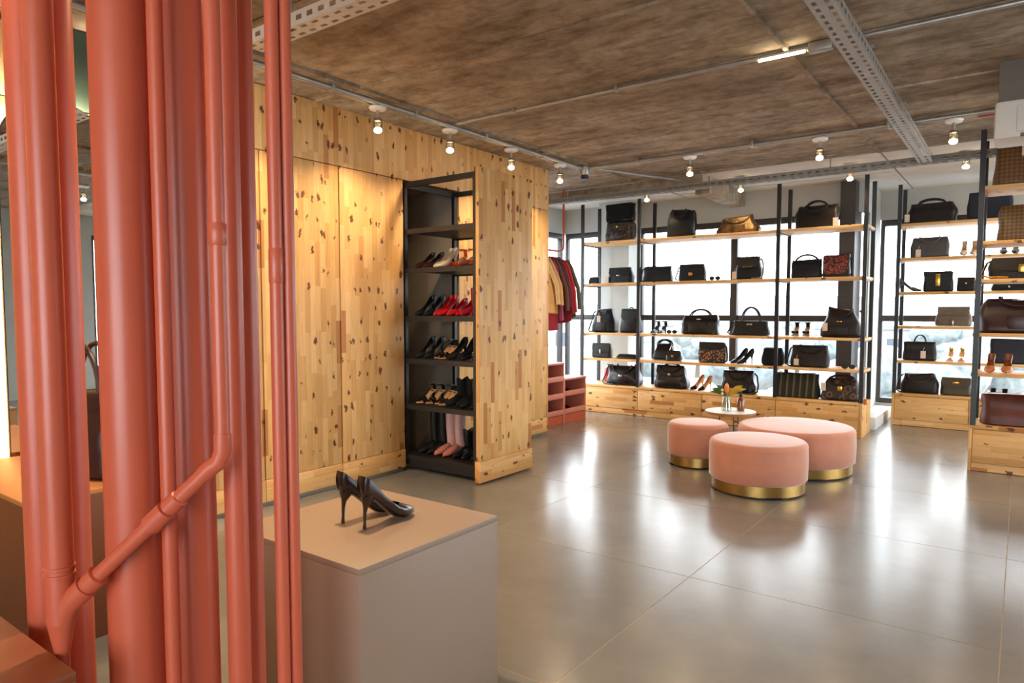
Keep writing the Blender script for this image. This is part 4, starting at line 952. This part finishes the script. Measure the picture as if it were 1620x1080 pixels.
# ------------------------------------------------------------------ cubbies and clothes rail in the far corner
PINKC = plain('coral_pink_lacquer', srgb(206, 128, 108), .45, var=.05)
def cubby(y0, y1, levels, h, label, shoes_):
    t = thing('shoe_cubby', label, 'cubby', (-4.45, y0, 0)); w = y1-y0; D = .37
    MB().box(0, .012, 0, w, .0, h).build('back_panel', TERRA, t)
    for y in (0, w-.018): MB().box(.012, D, y, y+.018, 0, h-.02).build('side_panel', PINKC, t, bevel=.001)
    MB().box(.0, D+.004, -.001, w+.001, h-.02, h).build('top_panel', PINKC, t, bevel=.002)
    for z in levels: MB().box(.012, D-.004, .018, w-.018, z-.012, z).build('shelf', PINKC, t); MB().box(D-.016, D, .018, w-.018, z-.012, z+.045).build('shelf_lip', PINKC, t, bevel=.001)
    MB().box(D-.03, D-.012, .018, w-.018, 0, levels[0]-.02).build('plinth_board', TERRA, t)
    for i, z in enumerate(levels):
        pair('flat', [BLK, BRK, TAN][i % 3] if shoes_ else BLK, NUDE, -4.375, y0+w*.42, z, -.1, .11, '%s shoe of the pair on the ' + ['lowest', 'second', 'top'][i] + ' level of the ' + ('taller' if len(levels) == 3 else 'lower') + ' cubby', 'flats in the coral cubbies', ('near', 'far'))
cubby(5.99, 6.468, (.115, .30, .49), .685, 'taller coral shoe cubby beside the pine wall end', True)
cubby(6.472, 6.945, (.115, .315), .50, 'lower coral shoe cubby beside the drawer cabinet', False)
cr = thing('clothes_rail', 'coral clothes rail hung from the ceiling in the far corner', 'rail', (-4.36, 6.885, CZ))
MB().tube([(0, 0, .005), (0, 0, -.66), (0, -.02, -.70), (0, -.06, -.72), (0, -.95, -.72)], .013, 12).build('rail_tube', CORAL, cr, smooth=True)
MB().tube([(0, -.93, -.72), (0, -.93, .005)], .013, 12).build('rail_post', CORAL, cr, smooth=True)
def cloth(name, c1, r=.85): return plain(name, c1, r, var=.12, vscale=8, bmp=.2)
gl = [('shirt', 'beige cotton shirt, first on the corner rail', cloth('beige_cotton', srgb(214, 184, 138)), 6.27, .62, .335),
      ('shirt', 'sand coloured overshirt behind the beige shirt', cloth('sand_cotton', srgb(206, 162, 106)), 6.34, .63, .335),
      ('blouse', 'magenta blouse with a low hem behind the sand overshirt', cloth('magenta_silk', srgb(150, 24, 72), .5), 6.405, .82, .29),
      ('jacket', 'brown suede jacket on the corner rail', cloth('brown_suede', srgb(110, 62, 44)), 6.465, .70, .325),
      ('jacket', 'dark plum jacket on the corner rail', cloth('plum_wool', srgb(64, 34, 48)), 6.525, .66, .315),
      ('coat', 'dark red coat on the corner rail', cloth('dark_red_wool', srgb(140, 24, 38)), 6.59, .74, .31),
      ('coat', 'bright red coat near the end of the corner rail', cloth('bright_red_wool', srgb(190, 34, 46)), 6.655, .72, .31),
      ('jacket', 'olive jacket last on the corner rail', cloth('olive_twill', srgb(92, 92, 66)), 6.72, .68, .325)]
for nm, lb, m, y, L, hw in gl:
    t = thing(nm, lb, 'clothing', (-4.36, y, 1.95), rnd.uniform(-.02, .02), 'clothes on the corner rail')
    rg = random.Random(int(y*1000)); rings = []
    for q, w, d in ((0, .055, .022), (.03, .075, .026), (.07, .175, .027), (.12, .205, .028), (.35, .215, .029), (.7, hw*.80, .030), (1, hw*.84, .031)):
        rings.append([(w*math.cos(2*PI*j/20), (d*(1+.3*math.sin(5*j+q*3)*q)*.75)*math.sin(2*PI*j/20), -.075-L*q-.02*rg.random()*q) for j in range(20)])
    MB().loft(rings).build('garment_body', m, t, smooth=True, angle=80)
    for s in (-1, 1):
        MB().tube([(s*.155, 0, -.075-L*.07), (s*.205, 0, -.14-L*.1), (s*hw*.93, -.004, -.10-L*.5), (s*hw, -.005, -.09-L*.86)], [.022, .026, .025, .023], 10).build('sleeve', m, t, smooth=True)
    hk = [(0, 0, -.07), (0, 0, -.015)]+[(0, .014*math.sin(a), .004+.014*(1-math.cos(a))-.004) for a in ()]
    MB().tube([(0, 0, -.08), (0, 0, -.02), (.012, 0, .0), (.010, 0, .012), (0, 0, .0175)], .003, 6).build('hanger', CHROME, t, smooth=True)
